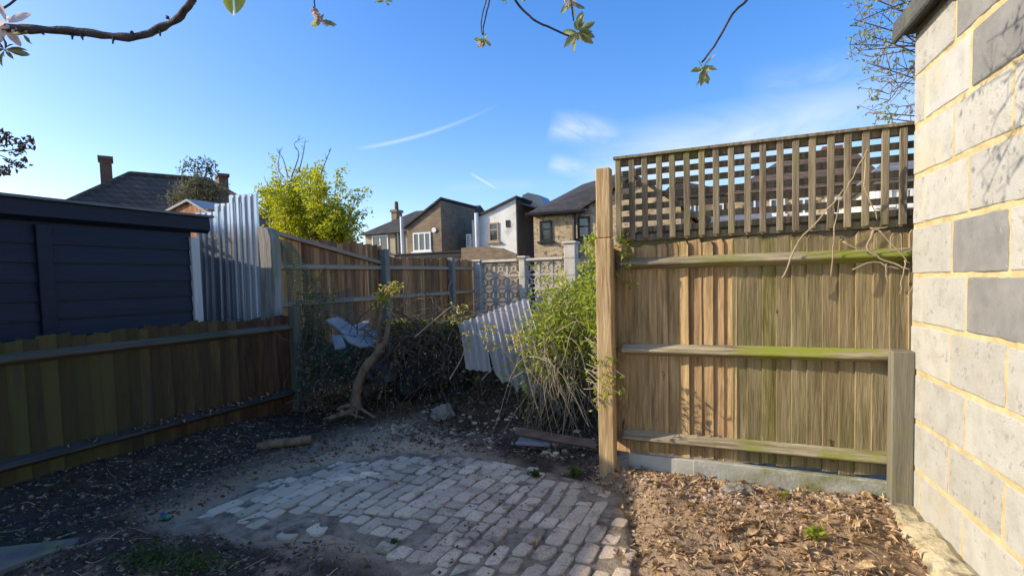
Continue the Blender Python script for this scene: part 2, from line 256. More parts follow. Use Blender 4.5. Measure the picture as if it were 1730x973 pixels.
# ------------------------------------------------------------------ builders
class MB:
    def __init__(s): s.v = []; s.f = []
    def add(s, vs, fs):
        o = len(s.v); s.v += [tuple(x) for x in vs]; s.f += [tuple(i+o for i in f) for f in fs]; return s
    def box(s, a, b):
        (x0, y0, z0), (x1, y1, z1) = a, b
        return s.add([(x0, y0, z0), (x1, y0, z0), (x1, y1, z0), (x0, y1, z0), (x0, y0, z1), (x1, y0, z1), (x1, y1, z1), (x0, y1, z1)],
                     [(0, 3, 2, 1), (4, 5, 6, 7), (0, 1, 5, 4), (1, 2, 6, 5), (2, 3, 7, 6), (3, 0, 4, 7)])
    def prism(s, poly, d0, d1, fn=None):
        """poly of (a,b); fn(a,b,d)->xyz"""
        fn = fn or (lambda a, b, d: (a, d, b)); n = len(poly)
        vs = [fn(a, b, d0) for a, b in poly]+[fn(a, b, d1) for a, b in poly]
        return s.add(vs, [tuple(range(n))[::-1], tuple(range(n, 2*n))]+[(i, (i+1) % n, n+(i+1) % n, n+i) for i in range(n)])
    def tube(s, pts, r0, r1=None, n=5, cap=True):
        r1 = r0 if r1 is None else r1; pts = [Vector(p) for p in pts]; m = len(pts); vs = []; fs = []
        prev = None
        for i, p in enumerate(pts):
            t = (pts[min(i+1, m-1)]-pts[max(i-1, 0)])
            t = t.normalized() if t.length > 1e-9 else Vector((0, 0, 1))
            if prev is None: a = t.orthogonal().normalized()
            else:
                a = prev-t*prev.dot(t); a = a.normalized() if a.length > 1e-6 else t.orthogonal().normalized()
            prev = a; b = t.cross(a); r = r0(i/(m-1)) if callable(r0) else r0+(r1-r0)*i/(m-1)
            for k in range(n):
                th = 2*math.pi*k/n; vs.append(p+(a*math.cos(th)+b*math.sin(th))*r)
        for i in range(m-1):
            for k in range(n): fs.append((i*n+k, i*n+(k+1) % n, (i+1)*n+(k+1) % n, (i+1)*n+k))
        if cap: fs.append(tuple(range(n))[::-1]); fs.append(tuple((m-1)*n+k for k in range(n)))
        return s.add(vs, fs)
    def leaf(s, p, d, nrm, L, wd, curl=.25):
        p = Vector(p); d = d.normalized(); side = d.cross(nrm)
        side = side.normalized() if side.length > 1e-5 else d.orthogonal().normalized(); up = side.cross(d)
        q = p+d*L*.5; e = p+d*L-up*L*curl*.6
        return s.add([p, q+side*wd*.5+up*wd*curl, e, q-side*wd*.5+up*wd*curl, q-up*wd*.12], [(0, 1, 4), (1, 2, 4), (2, 3, 4), (3, 0, 4)])
    def mesh(s, name, mat, smooth=False):
        me = bpy.data.meshes.new(name); me.from_pydata(s.v, [], s.f); me.update()
        if mat: me.materials.append(MATS[mat])
        if smooth: me.polygons.foreach_set('use_smooth', [True]*len(me.polygons))
        return me
def link(name, me, parent=None, loc=(0, 0, 0), rot=(0, 0, 0), scale=(1, 1, 1)):
    o = bpy.data.objects.new(name, me); C.objects.link(o); o.location = loc; o.rotation_euler = rot; o.scale = scale
    if parent: o.parent = parent
    return o
def bevel(me, w, seg=1):
    bm = bmesh.new(); bm.from_mesh(me); bmesh.ops.bevel(bm, geom=bm.edges[:], offset=w, segments=seg, affect='EDGES', profile=.6)
    bm.normal_update(); bm.to_mesh(me); bm.free(); return me
def fixn(me):
    bm = bmesh.new(); bm.from_mesh(me); bmesh.ops.recalc_face_normals(bm, faces=bm.faces[:]); bm.to_mesh(me); bm.free(); return me
def tag(o, label, cat, group=None, kind=None):
    o['label'] = label; o['category'] = cat
    if group: o['group'] = group
    if kind: o['kind'] = kind
    return o
def thing(name, label, cat, loc=(0, 0, 0), rz=0, group=None):
    return tag(link(name, None, None, loc, (0, 0, rz)), label, cat, group)
def wpart(name, mb, mat, parent, smooth=False, fix=True):
    """a part modelled in yard coordinates under a thing that is not at the origin"""
    me = mb.mesh(name, mat, smooth)
    if fix: fixn(me)
    o = link(name, me, parent)
    p = parent
    if p is not None:
        mw = Matrix.Translation(p.location) @ p.rotation_euler.to_matrix().to_4x4()
        if p.type == 'EMPTY': o.matrix_parent_inverse = mw.inverted()
    return o
def jit(a): return Vector((rnd.uniform(-a, a), rnd.uniform(-a, a), rnd.uniform(-a, a)))
def rdir():
    while True:
        v = Vector((rnd.uniform(-1, 1), rnd.uniform(-1, 1), rnd.uniform(-1, 1)))
        if .05 < v.length < 1: return v.normalized()
def spline(pts, n=6):
    pts = [Vector(p) for p in pts]; out = []
    for i in range(len(pts)-1):
        p0 = pts[max(i-1, 0)]; p1 = pts[i]; p2 = pts[i+1]; p3 = pts[min(i+2, len(pts)-1)]
        for k in range(n):
            t = k/n; out.append(.5*((2*p1)+(p2-p0)*t+(2*p0-5*p1+4*p2-p3)*t*t+(3*p1-p0-3*p2+p3)*t**3))
    return out+[pts[-1]]

# ------------------------------------------------------------------ ground
PAVE_PX = [(270, 892), (375, 848), (450, 808), (560, 780), (690, 762), (800, 768), (905, 790), (1000, 812), (1050, 828), (1062, 900), (1075, 1010), (560, 1010), (690, 962), (640, 912), (560, 890), (440, 902), (380, 884)]
PAVE = [(G(*p).x, G(*p).y) for p in PAVE_PX]
def inside(x, y, poly=PAVE):
    c = False; n = len(poly)
    for i in range(n):
        x0, y0 = poly[i]; x1, y1 = poly[i-1]
        if (y0 > y) != (y1 > y) and x < (x1-x0)*(y-y0)/(y1-y0)+x0: c = not c
    return c
def pdist(x, y, poly=PAVE):
    d = 9; n = len(poly)
    for i in range(n):
        a = Vector(poly[i]); b = Vector(poly[i-1]); p = Vector((x, y)); ab = b-a; t = max(0, min(1, (p-a).dot(ab)/ab.length_squared)); d = min(d, (p-a-ab*t).length)
    return -d if inside(x, y, poly) else d
def sst(a, b, x): t = max(0, min(1, (x-a)/(b-a))); return t*t*(3-2*t)
HOLE = G(1185, 925); FOOTP = G(160, 940)
def gh(x, y):
    u = x*E1.x+y*E1.y; v = x*E2.x+y*E2.y
    n1 = noise.fractal(Vector((x*1.3, y*1.3, 2)), 1, 2, 4); n2 = noise.fractal(Vector((x*9, y*9, 5)), .8, 2, 4); n3 = noise.noise(Vector((x*28, y*28, 1)))
    if x < -5 or x > 4 or y > 12 or y < 0: return -.03+.02*n1
    far = sst(9, 6.5, y)
    z = .012*n1+.016*n2+.006*n3
    z += .10*sst(-3.75, -4.4, u)*sst(5, 3, v)                       # soil banked on the left fence
    z += .025*sst(-1.0, -.8, u)*sst(3.9, 3.4, v)*(1+.5*n1)-.05*sst(.45, .75, u)*sst(3.5, 3.2, v)
    z += (.14+.05*n1)*sst(4.2, 4.75, v)*sst(-.6, -1.1, u)*far
    hd = ((u+3.35)/1.05)**2+((v-5.55)/.75)**2; z += .42*math.exp(-hd*1.4)*(1+.3*n2)
    hd = ((u+1.75)/.8)**2+((v-5.3)/.6)**2; z += .30*math.exp(-hd*1.4)*(1+.3*n2)
    h2 = (Vector((x, y))-HOLE.xy); z -= .06*math.exp(-(h2.x**2/.028+h2.y**2/.006))
    h3 = (Vector((x, y))-FOOTP.xy).length; z += .05*math.exp(-h3*h3/.25)
    pd = pdist(x, y) if -3 < x < 1.6 and y < 5 else 1
    k = sst(.02, .22, pd); z = z*k+(1-k)*(-.035+.004*n2)
    return z
def axis(lo, hi, step, ends):
    a = []; x = lo
    while x < hi: a.append(x); x += step
    a.append(hi); g = step; b = [hi]
    while b[-1] < ends: g *= 1.45; b.append(b[-1]+g)
    c = [lo]; g = step
    while c[-1] > -ends: g *= 1.45; c.append(c[-1]-g)
    return c[:0:-1]+a+b[1:]
gx = axis(-4.4, 3.0, .04, 900); gy = axis(.9, 7.2, .036, 1500)
mb = MB(); nx = len(gx)
mb.v = [(x, y, gh(x, y)) for y in gy for x in gx]
mb.f = [(j*nx+i, j*nx+i+1, (j+1)*nx+i+1, (j+1)*nx+i) for j in range(len(gy)-1) for i in range(nx-1)]
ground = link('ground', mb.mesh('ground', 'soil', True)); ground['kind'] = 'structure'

# paving: gritty bed and single stone setts in courses down the garden
mb = MB(); n = 90; bx0, bx1, by0, by1 = -3.0, 1.0, 1.5, 4.4
for j in range(n+1):
    for i in range(n+1):
        x = bx0+(bx1-bx0)*i/n; y = by0+(by1-by0)*j/n; pd = pdist(x, y)
        mb.v.append((x, y, -.008+.012*noise.fractal(Vector((x*7, y*7, 0)), 1, 2, 3)-.12*sst(-.02, .12, pd)))
mb.f = [(j*(n+1)+i, j*(n+1)+i+1, (j+1)*(n+1)+i+1, (j+1)*(n+1)+i) for j in range(n) for i in range(n)]
paving = link('paving', mb.mesh('paving', 'paving_dirt', True)); paving['kind'] = 'structure'
setts = []
for k in range(14):
    r_ = random.Random(100+k); mb = MB(); pts = []
    for cx_, cy_ in ((-1, -1), (1, -1), (1, 1), (-1, 1)):
        q = r_.uniform(.14, .42); jx, jy = r_.uniform(-.09, .05), r_.uniform(-.09, .05)
        a_ = (cx_*(.5+jx)-cx_*q*.5, cy_*(.5+jy)); b_ = (cx_*(.5+jx), cy_*(.5+jy)-cy_*q*.5); m_ = (cx_*(.5+jx-.045), cy_*(.5+jy-.045))
        pts += ([a_, m_, b_] if cx_*cy_ < 0 else [b_, m_, a_])
    n = len(pts); tilt = (r_.uniform(-.12, .12), r_.uniform(-.12, .12))
    for sc_, zz in ((1.0, -.6), (1.0, .62), (.93, .9), (.72, 1.0)):
        mb.v += [(x*sc_, y*sc_, zz+x*tilt[0]*.7+y*tilt[1]*.7+(r_.uniform(-.05, .05) if zz > .8 else 0)) for x, y in pts]
    for l in range(3): mb.f += [(l*n+i, l*n+(i+1) % n, (l+1)*n+(i+1) % n, (l+1)*n+i) for i in range(n)]
    mb.f.append(tuple(3*n+i for i in range(n)))
    setts.append(mb.mesh('sett', 'sett', True))
rr = random.Random(3); u = -4.4; SET = []
while u < .2:
    wdt = rr.choice([.085, .095, .108, .12]); v = 1.2+rr.uniform(0, .2)
    while v < 4.5:
        ln = rr.choice([.09, .11, .13, .15, .18, .21]); p = W(u+wdt/2, v+ln/2)
        pd = pdist(p.x, p.y)
        if pd < -.03 and p.y > 1.75 and rr.random() > .015+.30*sst(-.30, -.04, pd):
            wob = noise.noise(Vector((p.x*2, p.y*2, 0))); wq = wdt*rr.uniform(.93, 1.03)-.006; lq = ln*rr.uniform(.93, 1.02)-.006
            q = p+Vector((noise.noise(Vector((p.x*1.6, p.y*1.6, 4))), noise.noise(Vector((p.x*1.6, p.y*1.6, 9))), 0))*.06
            SET.append((rr.choice(setts), Vector((q.x, q.y, -.0085+rr.uniform(-.006, .004)+wob*.007-.010*sst(-.35, -.03, pd))), A+rr.uniform(-.07, .07), Vector((wq, lq, .0135))))
        v += ln
    u += wdt
SET.sort(key=lambda t: t[1].y); cnt = len(SET); rest = MB()
for k, (me, p, an, sc_) in enumerate(SET):
    if k < 300: link('sett', me, paving, p, (0, 0, an), sc_)
    else:
        mw = Matrix.Translation(p) @ Matrix.Rotation(an, 4, 'Z') @ Matrix.Diagonal((*sc_, 1)); rest.add([mw @ v_.co for v_ in me.vertices], [tuple(f.vertices) for f in me.polygons])
if rest.v: link('setts', rest.mesh('setts', 'sett', True), paving)['kind'] = 'stuff'
print('setts', cnt)

# ------------------------------------------------------------------ fences
def wedge(z0, z1, wd, mat, thick_left, seed, top='flat', t1=.024, t0=.006):
    r_ = random.Random(seed); mb = MB(); zt = z1+r_.uniform(-.012, .012); zs = r_.uniform(-.012, .012)
    a, b = (t1, t0) if thick_left else (t0, t1)
    pl = [(-wd/2, 0), (-wd/2, -a), (-wd/2+.002, -a-.002), (wd/2-.002, -b-.002), (wd/2, -b), (wd/2, 0)]
    n = len(pl)
    mb.v += [(x, y, z0) for x, y in pl]
    if top == 'round':
        zsh = zt-.025
        mb.v += [(x, y, zsh) for x, y in pl]+[(x*.72, y, zt+zs*x/wd) for x, y in pl]; lv = 3
    else:
        mb.v += [(x, y, (z0+zt)/2) for x, y in pl]+[(x, y, zt+zs*x/wd*2) for x, y in pl]; lv = 3
    for l in range(lv-1): mb.f += [(l*n+i, l*n+(i+1) % n, (l+1)*n+(i+1) % n, (l+1)*n+i) for i in range(n)]
    mb.f += [tuple(range(n))[::-1], tuple((lv-1)*n+i for i in range(n))]
    return fixn(mb.mesh('board', mat))
def boxmesh(name, a, b, mat, bv=.004):
    me = MB().box(a, b).mesh(name, mat); fixn(me)
    return bevel(me, bv) if bv else me

# right-hand fence with trellis
FV = 3.75
RF = thing('closeboard_fence', 'sunlit brown closeboard fence topped with square trellis, beside the block wall', 'fence', W(-.89, FV), A)
x = .03; i = 0
vw = [wedge(.13, 1.575, .1, 'wood_warm', False, s, 'round') for s in range(5)]
vg = [wedge(.13, 1.575, .1, 'wood_grey', True, s, 'round') for s in range(5)]
vm = [wedge(.13, 1.575, .1, 'wood_mossy', True, s, 'round') for s in range(2)]
while x < 1.95:
    if x < .78: me = rnd.choice(vw); p = rnd.choice([.066, .072, .078])
    else: me = rnd.choice(vm) if i in (13,) else rnd.choice(vg); p = rnd.choice([.082, .086, .09])
    o = link('board', me, RF, (x+.05, -.012+rnd.uniform(-.003, .003), rnd.uniform(-.012, .012)), (rnd.uniform(-.004, .004), rnd.uniform(-.005, .005), 0)); x += p; i += 1
def tri_rail(L, mat, hgt=.075, dep=.062):
    mb = MB(); mb.prism([(0, 0), (-dep, -.012-hgt*.28), (-dep, -hgt*.62), (0, -hgt)], 0, L, lambda a, b, d: (d, a, b)); return bevel(fixn(mb.mesh('rail', mat)), .004)
rm = tri_rail(1.83, 'rail_grey', .085, .088)
for z, yy in ((1.485, -.028), (.895, -.028), (.285, -.028)):
    link('rail', rm, RF, (.09, yy, z), (0, rnd.uniform(-.004, .004), 0))
link('gravel_board', boxmesh('gravel_board', (.12, -.06, -.06), (.56, -.015, .115), 'gravel_board', .006), RF)
link('gravel_board', boxmesh('gravel_board', (.555, -.085, -.08), (1.93, -.04, .135), 'gravel_board', .006), RF, (0, 0, 0), (0, .012, 0))
link('post', boxmesh('post', (-.05, -.215, -.2), (.055, -.115, 1.615), 'post_oak', .006), RF)['label'] = 'stout orange-brown timber gatepost'
link('post', boxmesh('post', (-.045, -.20, 1.619), (.052, -.12, 2.085), 'post_oak', .006), RF)
link('post_packer', boxmesh('post_packer', (.0, -.114, .2), (.05, -.03, 1.55), 'dark_post', .004), RF)
link('post', boxmesh('post', (1.625, -.20, -.12), (1.735, -.10, .90), 'dark_post', .008), RF)['label'] = 'short dark weathered post stub'
tr = link('trellis', None, RF, (0, -.02, 0)); tr_me = MB()
tr_me.box((.055, -.006, 2.12), (1.98, .045, 2.16)).box((.045, -.045, 2.161), (1.99, .05, 2.178)).box((.055, -.006, 1.60), (1.98, .04, 1.64))
tr.data if False else None
bpy.data.objects.remove(tr); tr = link('trellis', fixn(tr_me.mesh('trellis', 'trellis_wood')), RF, (0, -.02, 0))
link('shadow_gap_board', boxmesh('shadow_gap_board', (.06, .002, 1.50), (1.97, .02, 1.66), 'dark_post', .003), RF)  # dark board added to stand in for the shadow gap under the trellis
vs_me = boxmesh('slat', (-.019, -.02, 1.612), (.019, 0, 2.16), 'trellis_wood', .003)
x = .075
while x < 1.98:
    link('slat', vs_me, tr, (x, -.011+rnd.uniform(-.001, .001), rnd.uniform(-.006, .002)), (rnd.uniform(-.001, .001), rnd.uniform(-.002, .002), 0)); x += .0905
hs_me = boxmesh('slat', (.06, .012, -.02), (1.97, .030, .02), 'trellis_wood', .003)
for k in range(6): link('slat', hs_me, tr, (0, -.0085, 1.675+k*.078), (0, rnd.uniform(-.003, .003), 0))

# dry vine over the trellis
vn = thing('dead_vine', 'dry leafless vine stems trailing over the trellis and fence rail', 'vine', W(.5, 3.6, 1.5), A)
mb = MB()
def FP(px, py, off=.14):            # point standing off the fence plane
    u_, z_ = UV(px, py, FV-off); return W(u_, FV-off, z_)
for pl, r0 in (([(1322, 470), (1335, 440), (1350, 405), (1385, 370), (1428, 318)], .008), ([(1404, 470), (1408, 420), (1412, 370), (1420, 330)], .006),
           ([(1465, 255), (1462, 290), (1462, 320), (1475, 350), (1483, 372)], .007), ([(1465, 255), (1440, 300), (1425, 330)], .006),
           ([(1478, 388), (1466, 415), (1480, 432), (1510, 445), (1538, 456)], .009), ([(1484, 390), (1500, 405), (1520, 428), (1535, 445)], .006),
           ([(1440, 456), (1475, 442), (1500, 450), (1520, 455)], .006), ([(1497, 445), (1497, 465), (1502, 476)], .005), ([(1530, 440), (1524, 470), (1522, 500)], .005),
           ([(1425, 408), (1450, 422)], .006), ([(1545, 480), (1530, 505)], .005), ([(1486, 388), (1470, 386), (1500, 384)], .007), ([(1523, 425), (1523, 395)], .004)):
    mb.tube([q+jit(.004) for q in spline([FP(*q) for q in pl], 4)], r0*.8, r0*.45, 5)
wpart('stem', mb, 'twig_pale', vn, True)

# left fence
LF = thing('closeboard_fence', 'low shaded closeboard fence greening with algae, in front of the dark shed', 'fence', W(-4.41, 4.17), A-math.pi/2)
# local x runs from its end post towards the camera, local y away from the yard is +y -> yard side is -y
LF.rotation_euler = (0, 0, A+math.pi/2); LF.location = W(-4.41, .4)
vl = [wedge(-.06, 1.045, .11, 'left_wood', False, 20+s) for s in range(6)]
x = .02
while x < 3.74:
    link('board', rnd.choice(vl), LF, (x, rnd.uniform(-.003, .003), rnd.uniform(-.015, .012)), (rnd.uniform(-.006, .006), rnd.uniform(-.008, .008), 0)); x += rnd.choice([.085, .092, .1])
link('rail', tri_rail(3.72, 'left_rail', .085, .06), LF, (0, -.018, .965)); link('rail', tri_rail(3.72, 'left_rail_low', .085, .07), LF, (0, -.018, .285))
link('post', boxmesh('post', (3.735, -.10, -.1), (3.825, -.015, 1.13), 'post_green', .006), LF)
mb = MB()
for k in range(150):
    xx = rnd.betavariate(3, 2)*2.2+1.4; p = Vector((xx, -.03-rnd.uniform(0, .06), .262+rnd.uniform(0, .01))); mb.leaf(p, rdir()*.6+Vector((0, -.2, .35)), rdir(), rnd.uniform(.02, .06), rnd.uniform(.012, .035), .4)
lr = link('leaf_litter', mb.mesh('leaf_litter', 'dark_litter'), LF); lr['kind'] = 'stuff'

# fence of the plot behind
BF = thing('closeboard_fence', 'orange brown cedar fence with grey rails behind the rubbish heap', 'fence', W(-5.35, 4.6), 0)
bdir = (W(-5.78, 10.85)-W(-5.35, 4.6)); BL = bdir.length; BF.rotation_euler = (0, 0, math.atan2(bdir.y, bdir.x))
vb = [wedge(0, 1.0, .11, 'fence_cedar', False, 40+s) for s in range(5)]
def btop(x): return 1.985 if x < 2.55 else 1.80+.015*(x-2.6)
x = .02
while x < BL-.05:
    t = btop(x)+rnd.uniform(-.02, .02)
    link('board', rnd.choice(vb), BF, (x, rnd.uniform(-.002, .002), 0), (rnd.uniform(-.004, .004), rnd.uniform(-.004, .004), 0), (1.35, 1, t)); x += .125
def sq_rail(x0, z0, x1, z1, mat='rail_pale'):
    mb = MB(); mb.prism([(0, -.035), (0, .035), (-.05, .02), (-.05, -.03)], 0, 1, lambda a, b, d: (x0+(x1-x0)*d, a-.02, z0+(z1-z0)*d+b)); return fixn(mb.mesh('rail', mat))
for a in ((.0, 2.06, 2.55, 1.70), (.0, 1.60, BL, 1.66), (.0, 1.13, BL, 1.14), (1, .45, BL, .45)): link('rail', sq_rail(*a), BF)
for px in (643, 757):
    d = ray(px, 480); o_ = BF.location; nrm = Vector((-bdir.y, bdir.x, 0)); t = o_.dot(nrm)/d.dot(nrm); xx = (d*t-o_).xy.length
    link('post', boxmesh('post', (xx-.06, -.15, -.1), (xx+.06, -.03, 1.92 if px < 700 else 1.86), 'post_concrete', .008), BF)

# weathered stump post at the end of the metal sheets
p0 = W(-4.60, 4.12); mb = MB(); mb.prism([(-.145, -.1), (.10, -.1), (.085, 1.86), (.05, 1.95), (-.05, 1.985), (-.11, 1.97)], -.05, .07)
o = link('timber_post', bevel(fixn(mb.mesh('timber_post', 'post_weathered')), .008), None, p0, (0, 0, A)); tag(o, 'broad grey weathered timber post beside the metal sheets', 'post')

# ------------------------------------------------------------------ galvanised sheets
def corrugated(L, z0, z1, pitch, dep, mat, name, curve=None, nz=2, trap=True):
    mb = MB(); prof = []; x = 0
    while x < L:
        prof += ([(x, 0), (x+pitch*.32, 0), (x+pitch*.42, -dep), (x+pitch*.80, -dep), (x+pitch*.9, 0)] if trap else [(x+pitch*k/8, -dep*.5+dep*.5*math.cos(2*math.pi*k/8)) for k in range(8)]); x += pitch
    for k in range(nz):
        z = z0+(z1-z0)*k/(nz-1); mb.v += [(a, b, z) for a, b in prof]
    n = len(prof); mb.f = [(k*n+i, k*n+i+1, (k+1)*n+i+1, (k+1)*n+i) for k in range(nz-1) for i in range(n-1)]
    me = mb.mesh(name, mat); return me
def solid(o, t):
    m_ = o.modifiers.new('thickness', 'SOLIDIFY'); m_.thickness = t
for (L, zt, sx, dv, ry, lab) in ((.34, 2.17, -.08, .03, .012, 'galvanised corrugated sheet tucked behind the shed end'), (.30, 2.25, .19, .015, .004, 'galvanised corrugated sheet standing between two others'), (.29, 2.33, .40, 0, -.004, 'tallest galvanised corrugated sheet, against the timber post')):
    o = link('metal_sheet', corrugated(L, -.05, zt, .07, .026, 'galvanised', 'metal_sheet'), None, W(-5.40, 3.88)+(E1*math.cos(R(14))+E2*math.sin(R(14)))*sx+E2*dv, (-.02, ry, A+R(14))); solid(o, .0015); tag(o, lab, 'metal sheet', 'corrugated metal sheets')

# ------------------------------------------------------------------ dark shed
SU = -4.86
SH = thing('garden_shed', 'dark navy timber shed with overlapping cladding behind the low fence', 'shed', W(SU, -.2), A+math.pi/2)
SLN = 3.70
bl = MB(); bl.prism([(0, 0), (-.022, 0), (-.022, .02), (-.006, .155), (0, .155)], 0, SLN-.08, lambda a, b, d: (d, a, b)); blm = fixn(bl.mesh('cladding_board', 'shed_navy'))
for k in range(13): link('cladding_board', blm, SH, (0, 0, -.02+k*.145), (0, rnd.uniform(-.001, .001), 0))
link('wall', fixn(MB().box((-.02, .004, -.05), (SLN-.05, 2.2, 1.9)).mesh('wall', 'shed_navy')), SH)
link('corner_trim', boxmesh('corner_trim', (SLN-.085, -.045, -.05), (SLN, .05, 1.84), 'shed_trim', .004), SH)
link('cover_strip', boxmesh('cover_strip', (2.41, -.05, -.02), (2.51, -.024, 1.86), 'shed_navy', .004), SH)
mb = MB(); mb.prism([(-.03, 1.885), (-.07, 1.915), (-.07, 2.03), (.0, 2.05), (.0, 1.90)], -.1, SLN+.10, lambda a, b, d: (d, a, b))
link('fascia', fixn(mb.mesh('fascia', 'shed_navy')), SH)
mb = MB(); mb.prism([(-.10, 2.036), (-.10, 2.056), (2.3, 2.10), (2.3, 2.07)], -.1, SLN+.13, lambda a, b, d: (d, a, b)); ro = link('roof', fixn(mb.mesh('roof', 'roof_sheet')), SH)
for xx, yy in ((1.30, .3), (1.95, .5), (2.72, .6)):
    link('ridge_cap', boxmesh('ridge_cap', (xx-.9, yy, 2.07), (xx, yy+.28, 2.145), 'pale_felt', .03), SH); link('cap_end', boxmesh('cap_end', (xx+.001, yy+.03, 2.07), (xx+.07, yy+.24, 2.165), 'gutter_black', .02), SH)
link('stay_pole', MB().tube([(2.25, .9, 2.05), (2.25, .9, 2.32)], .014, .012, 6).mesh('stay_pole', 'gutter_black'), SH)

# little gabled shed behind it
NV = 6.3; ua, za = UV(315, 338, NV); ul, zl = UV(268, 362, NV); ur, zr = UV(352, 360, NV)
NS = thing('garden_shed', 'small gabled shed with pale felt roof behind the navy shed', 'shed', W(ua, NV), A)
mb = MB(); mb.prism([(ul-ua+.08, -.05), (ur-ua-.08, -.05), (ur-ua-.08, zl), (0, za-.05), (ul-ua+.08, zl)], .05, .6); link('wall', fixn(mb.mesh('wall', 'fence_cedar')), NS)
mb = MB(); mb.prism([(ul-ua-.05, zl-.04), (0, za-.02), (0, za+.02), (ul-ua-.05, zl+.0)], 0, .65).prism([(.001, za-.02), (ur-ua+.03, zr-.04), (ur-ua+.03, zr), (.001, za+.02)], 0, .65)
link('roof', fixn(mb.mesh('roof', 'pale_felt')), NS)

# ------------------------------------------------------------------ block outbuilding
BWc = Vector((2.232, 2.972, 0)); wdv = Vector((-.327, -.945, 0)).normalized()
OB = thing('outbuilding', 'cream concrete block outbuilding with yellow mortar and felt roof edge', 'outbuilding', BWc, math.atan2(wdv.y, wdv.x))
# local x runs along the wall towards the camera, the yard lies on local -y
CH = .2670; Z0 = -.014-CH
bvar = {}
def blockmesh(L, Hh, mat, seed):
    key = (round(L, 3), mat, seed)
    if key in bvar: return bvar[key]
    r_ = random.Random(seed*7+1); mb = MB(); mb.box((0, 0, 0), (L, .14, Hh)); me = mb.mesh('block', mat); fixn(me)
    bm = bmesh.new(); bm.from_mesh(me)
    for v_ in bm.verts: v_.co += Vector((r_.uniform(-.004, .004), r_.uniform(-.002, .002), r_.uniform(-.004, .004)))
    fe = [e_ for e_ in bm.edges if all(v_.co.y < .05 for v_ in e_.verts)]; bmesh.ops.subdivide_edges(bm, edges=fe, cuts=4)
    for v_ in bm.verts:
        if v_.co.y < .05: v_.co += Vector((r_.uniform(-.0022, .0022), r_.uniform(0, .0015), r_.uniform(-.0022, .0022)))
    bmesh.ops.bevel(bm, geom=[e_ for e_ in bm.edges if e_.is_manifold and e_.calc_face_angle(0) > .5], offset=.007, segments=1, affect='EDGES'); bm.to_mesh(me); bm.free(); bvar[key] = me; return me
J = .022
dark = {(6, 2), (4, 2), (8, 2), (5, 1), (9, 2)}   # courses counted from the ground
for row in range(0, 11):
    full = row % 2 == 0
    s0 = 0.0; idx = 0
    lens = [.468]+[.468]*4 if full else [.13]+[.468]*4
    z = Z0+row*CH
    for L in lens:
        mt = 'block_pale'
        if (row, idx) in {(6, 1), (5, 2), (9, 2), (10, 1)}: mt = 'block_grey'
        elif (row, idx) in {(8, 0), (9, 1)}: mt = 'block_mid'
        link('block', blockmesh(L, CH-J, mt, rnd.randint(0, 3)), OB, (s0, rnd.uniform(-.0015, .0015), z+J/2), (rnd.uniform(-.002, .002), rnd.uniform(-.002, .002), rnd.uniform(-.002, .002)))
        s0 += L+J; idx += 1
WT = Z0+11*CH
mb = MB(); nxm, nzm = 150, 150; Lm = 2.42
for j in range(nzm+1):
    for i_ in range(nxm+1):
        x = -.001+Lm*i_/nxm; z = Z0+(WT-Z0)*j/nzm; mb.v.append((x, 0.0065-.0035*noise.fractal(Vector((x*14, 3, z*14)), 1, 2, 3), z))
mb.f = [(j*(nxm+1)+i_, j*(nxm+1)+i_+1, (j+1)*(nxm+1)+i_+1, (j+1)*(nxm+1)+i_) for j in range(nzm) for i_ in range(nxm)]
mb.box((.004, .012, Z0), (Lm, .134, WT-.004))
link('mortar', mb.mesh('mortar', 'mortar'), OB)
mb = MB(); mb.prism([(-.085, WT-.015), (-.085, WT-.035), (-.06, WT-.04), (-.055, WT+.0), (.6, WT+.03), (.6, WT+.14), (-.075, WT+.085)], -.09, Lm, lambda a, b, d: (d, a, b))
link('roof_edge', bevel(fixn(mb.mesh('roof_edge', 'roof_felt')), .008), OB)
# rough footing strip at the wall's base
mb = MB(); n = 40; prof = [(.02, .045), (-.03, .06), (-.10, .05), (-.135, .035), (-.15, -.14), (.02, -.14)]
for k in range(n+1):
    x = -.15+2.5*k/n
    for a, b in prof:
        q = noise.fractal(Vector((x*6, a*14, b*9)), 1, 2, 4); mb.v.append((x, a+.018*q, b+.02*q-.01))
m_ = len(prof); mb.f = [(k*m_+i_, k*m_+(i_+1) % m_, (k+1)*m_+(i_+1) % m_, (k+1)*m_+i_) for k in range(n) for i_ in range(m_)]+[tuple(range(m_))]
link('footing', fixn(mb.mesh('footing', 'footing')), OB)

# ------------------------------------------------------------------ pierced screen wall
SV = 10.92; su0, _ = UV(803, 440, SV); su1, _ = UV(983, 440, SV)
SWL = thing('screen_wall', 'pierced concrete screen block garden wall with square piers', 'wall', W(su0, SV), A)
def uof(px): return UV(px, 450, SV)[0]-su0
piers = [(uof(803), uof(815), 1.80), (uof(880), uof(890), 1.84), (uof(956), uof(975), 2.10)]
for a, b, zt in piers:
    pr = link('pier', bevel(fixn(MB().box((a, -.12, -.05), (b, .12, zt)).mesh('pier', 'cast_stone')), .012), SWL)
    for zz in (.36, .72, 1.08, 1.44, 1.80):
        if zz < zt: link('joint', fixn(MB().box((a-.004, -.124, zz-.006), (b+.004, .124, zz+.006)).mesh('joint', 'post_concrete')), SWL)
    link('pier_cap', bevel(fixn(MB().box((a-.03, -.15, zt+.001), (b+.03, .15, zt+.05)).mesh('pier_cap', 'cast_stone')), .012), SWL)
mb = MB(); hw = .5; th = .06
for a, b in (((-hw, -hw), (hw, -hw+th)), ((-hw, hw-th), (hw, hw)), ((-hw, -hw+th), (-hw+th, hw-th)), ((hw-th, -hw+th), (hw, hw-th))): mb.box((a[0], -.045, a[1]), (b[0], .045, b[1]))
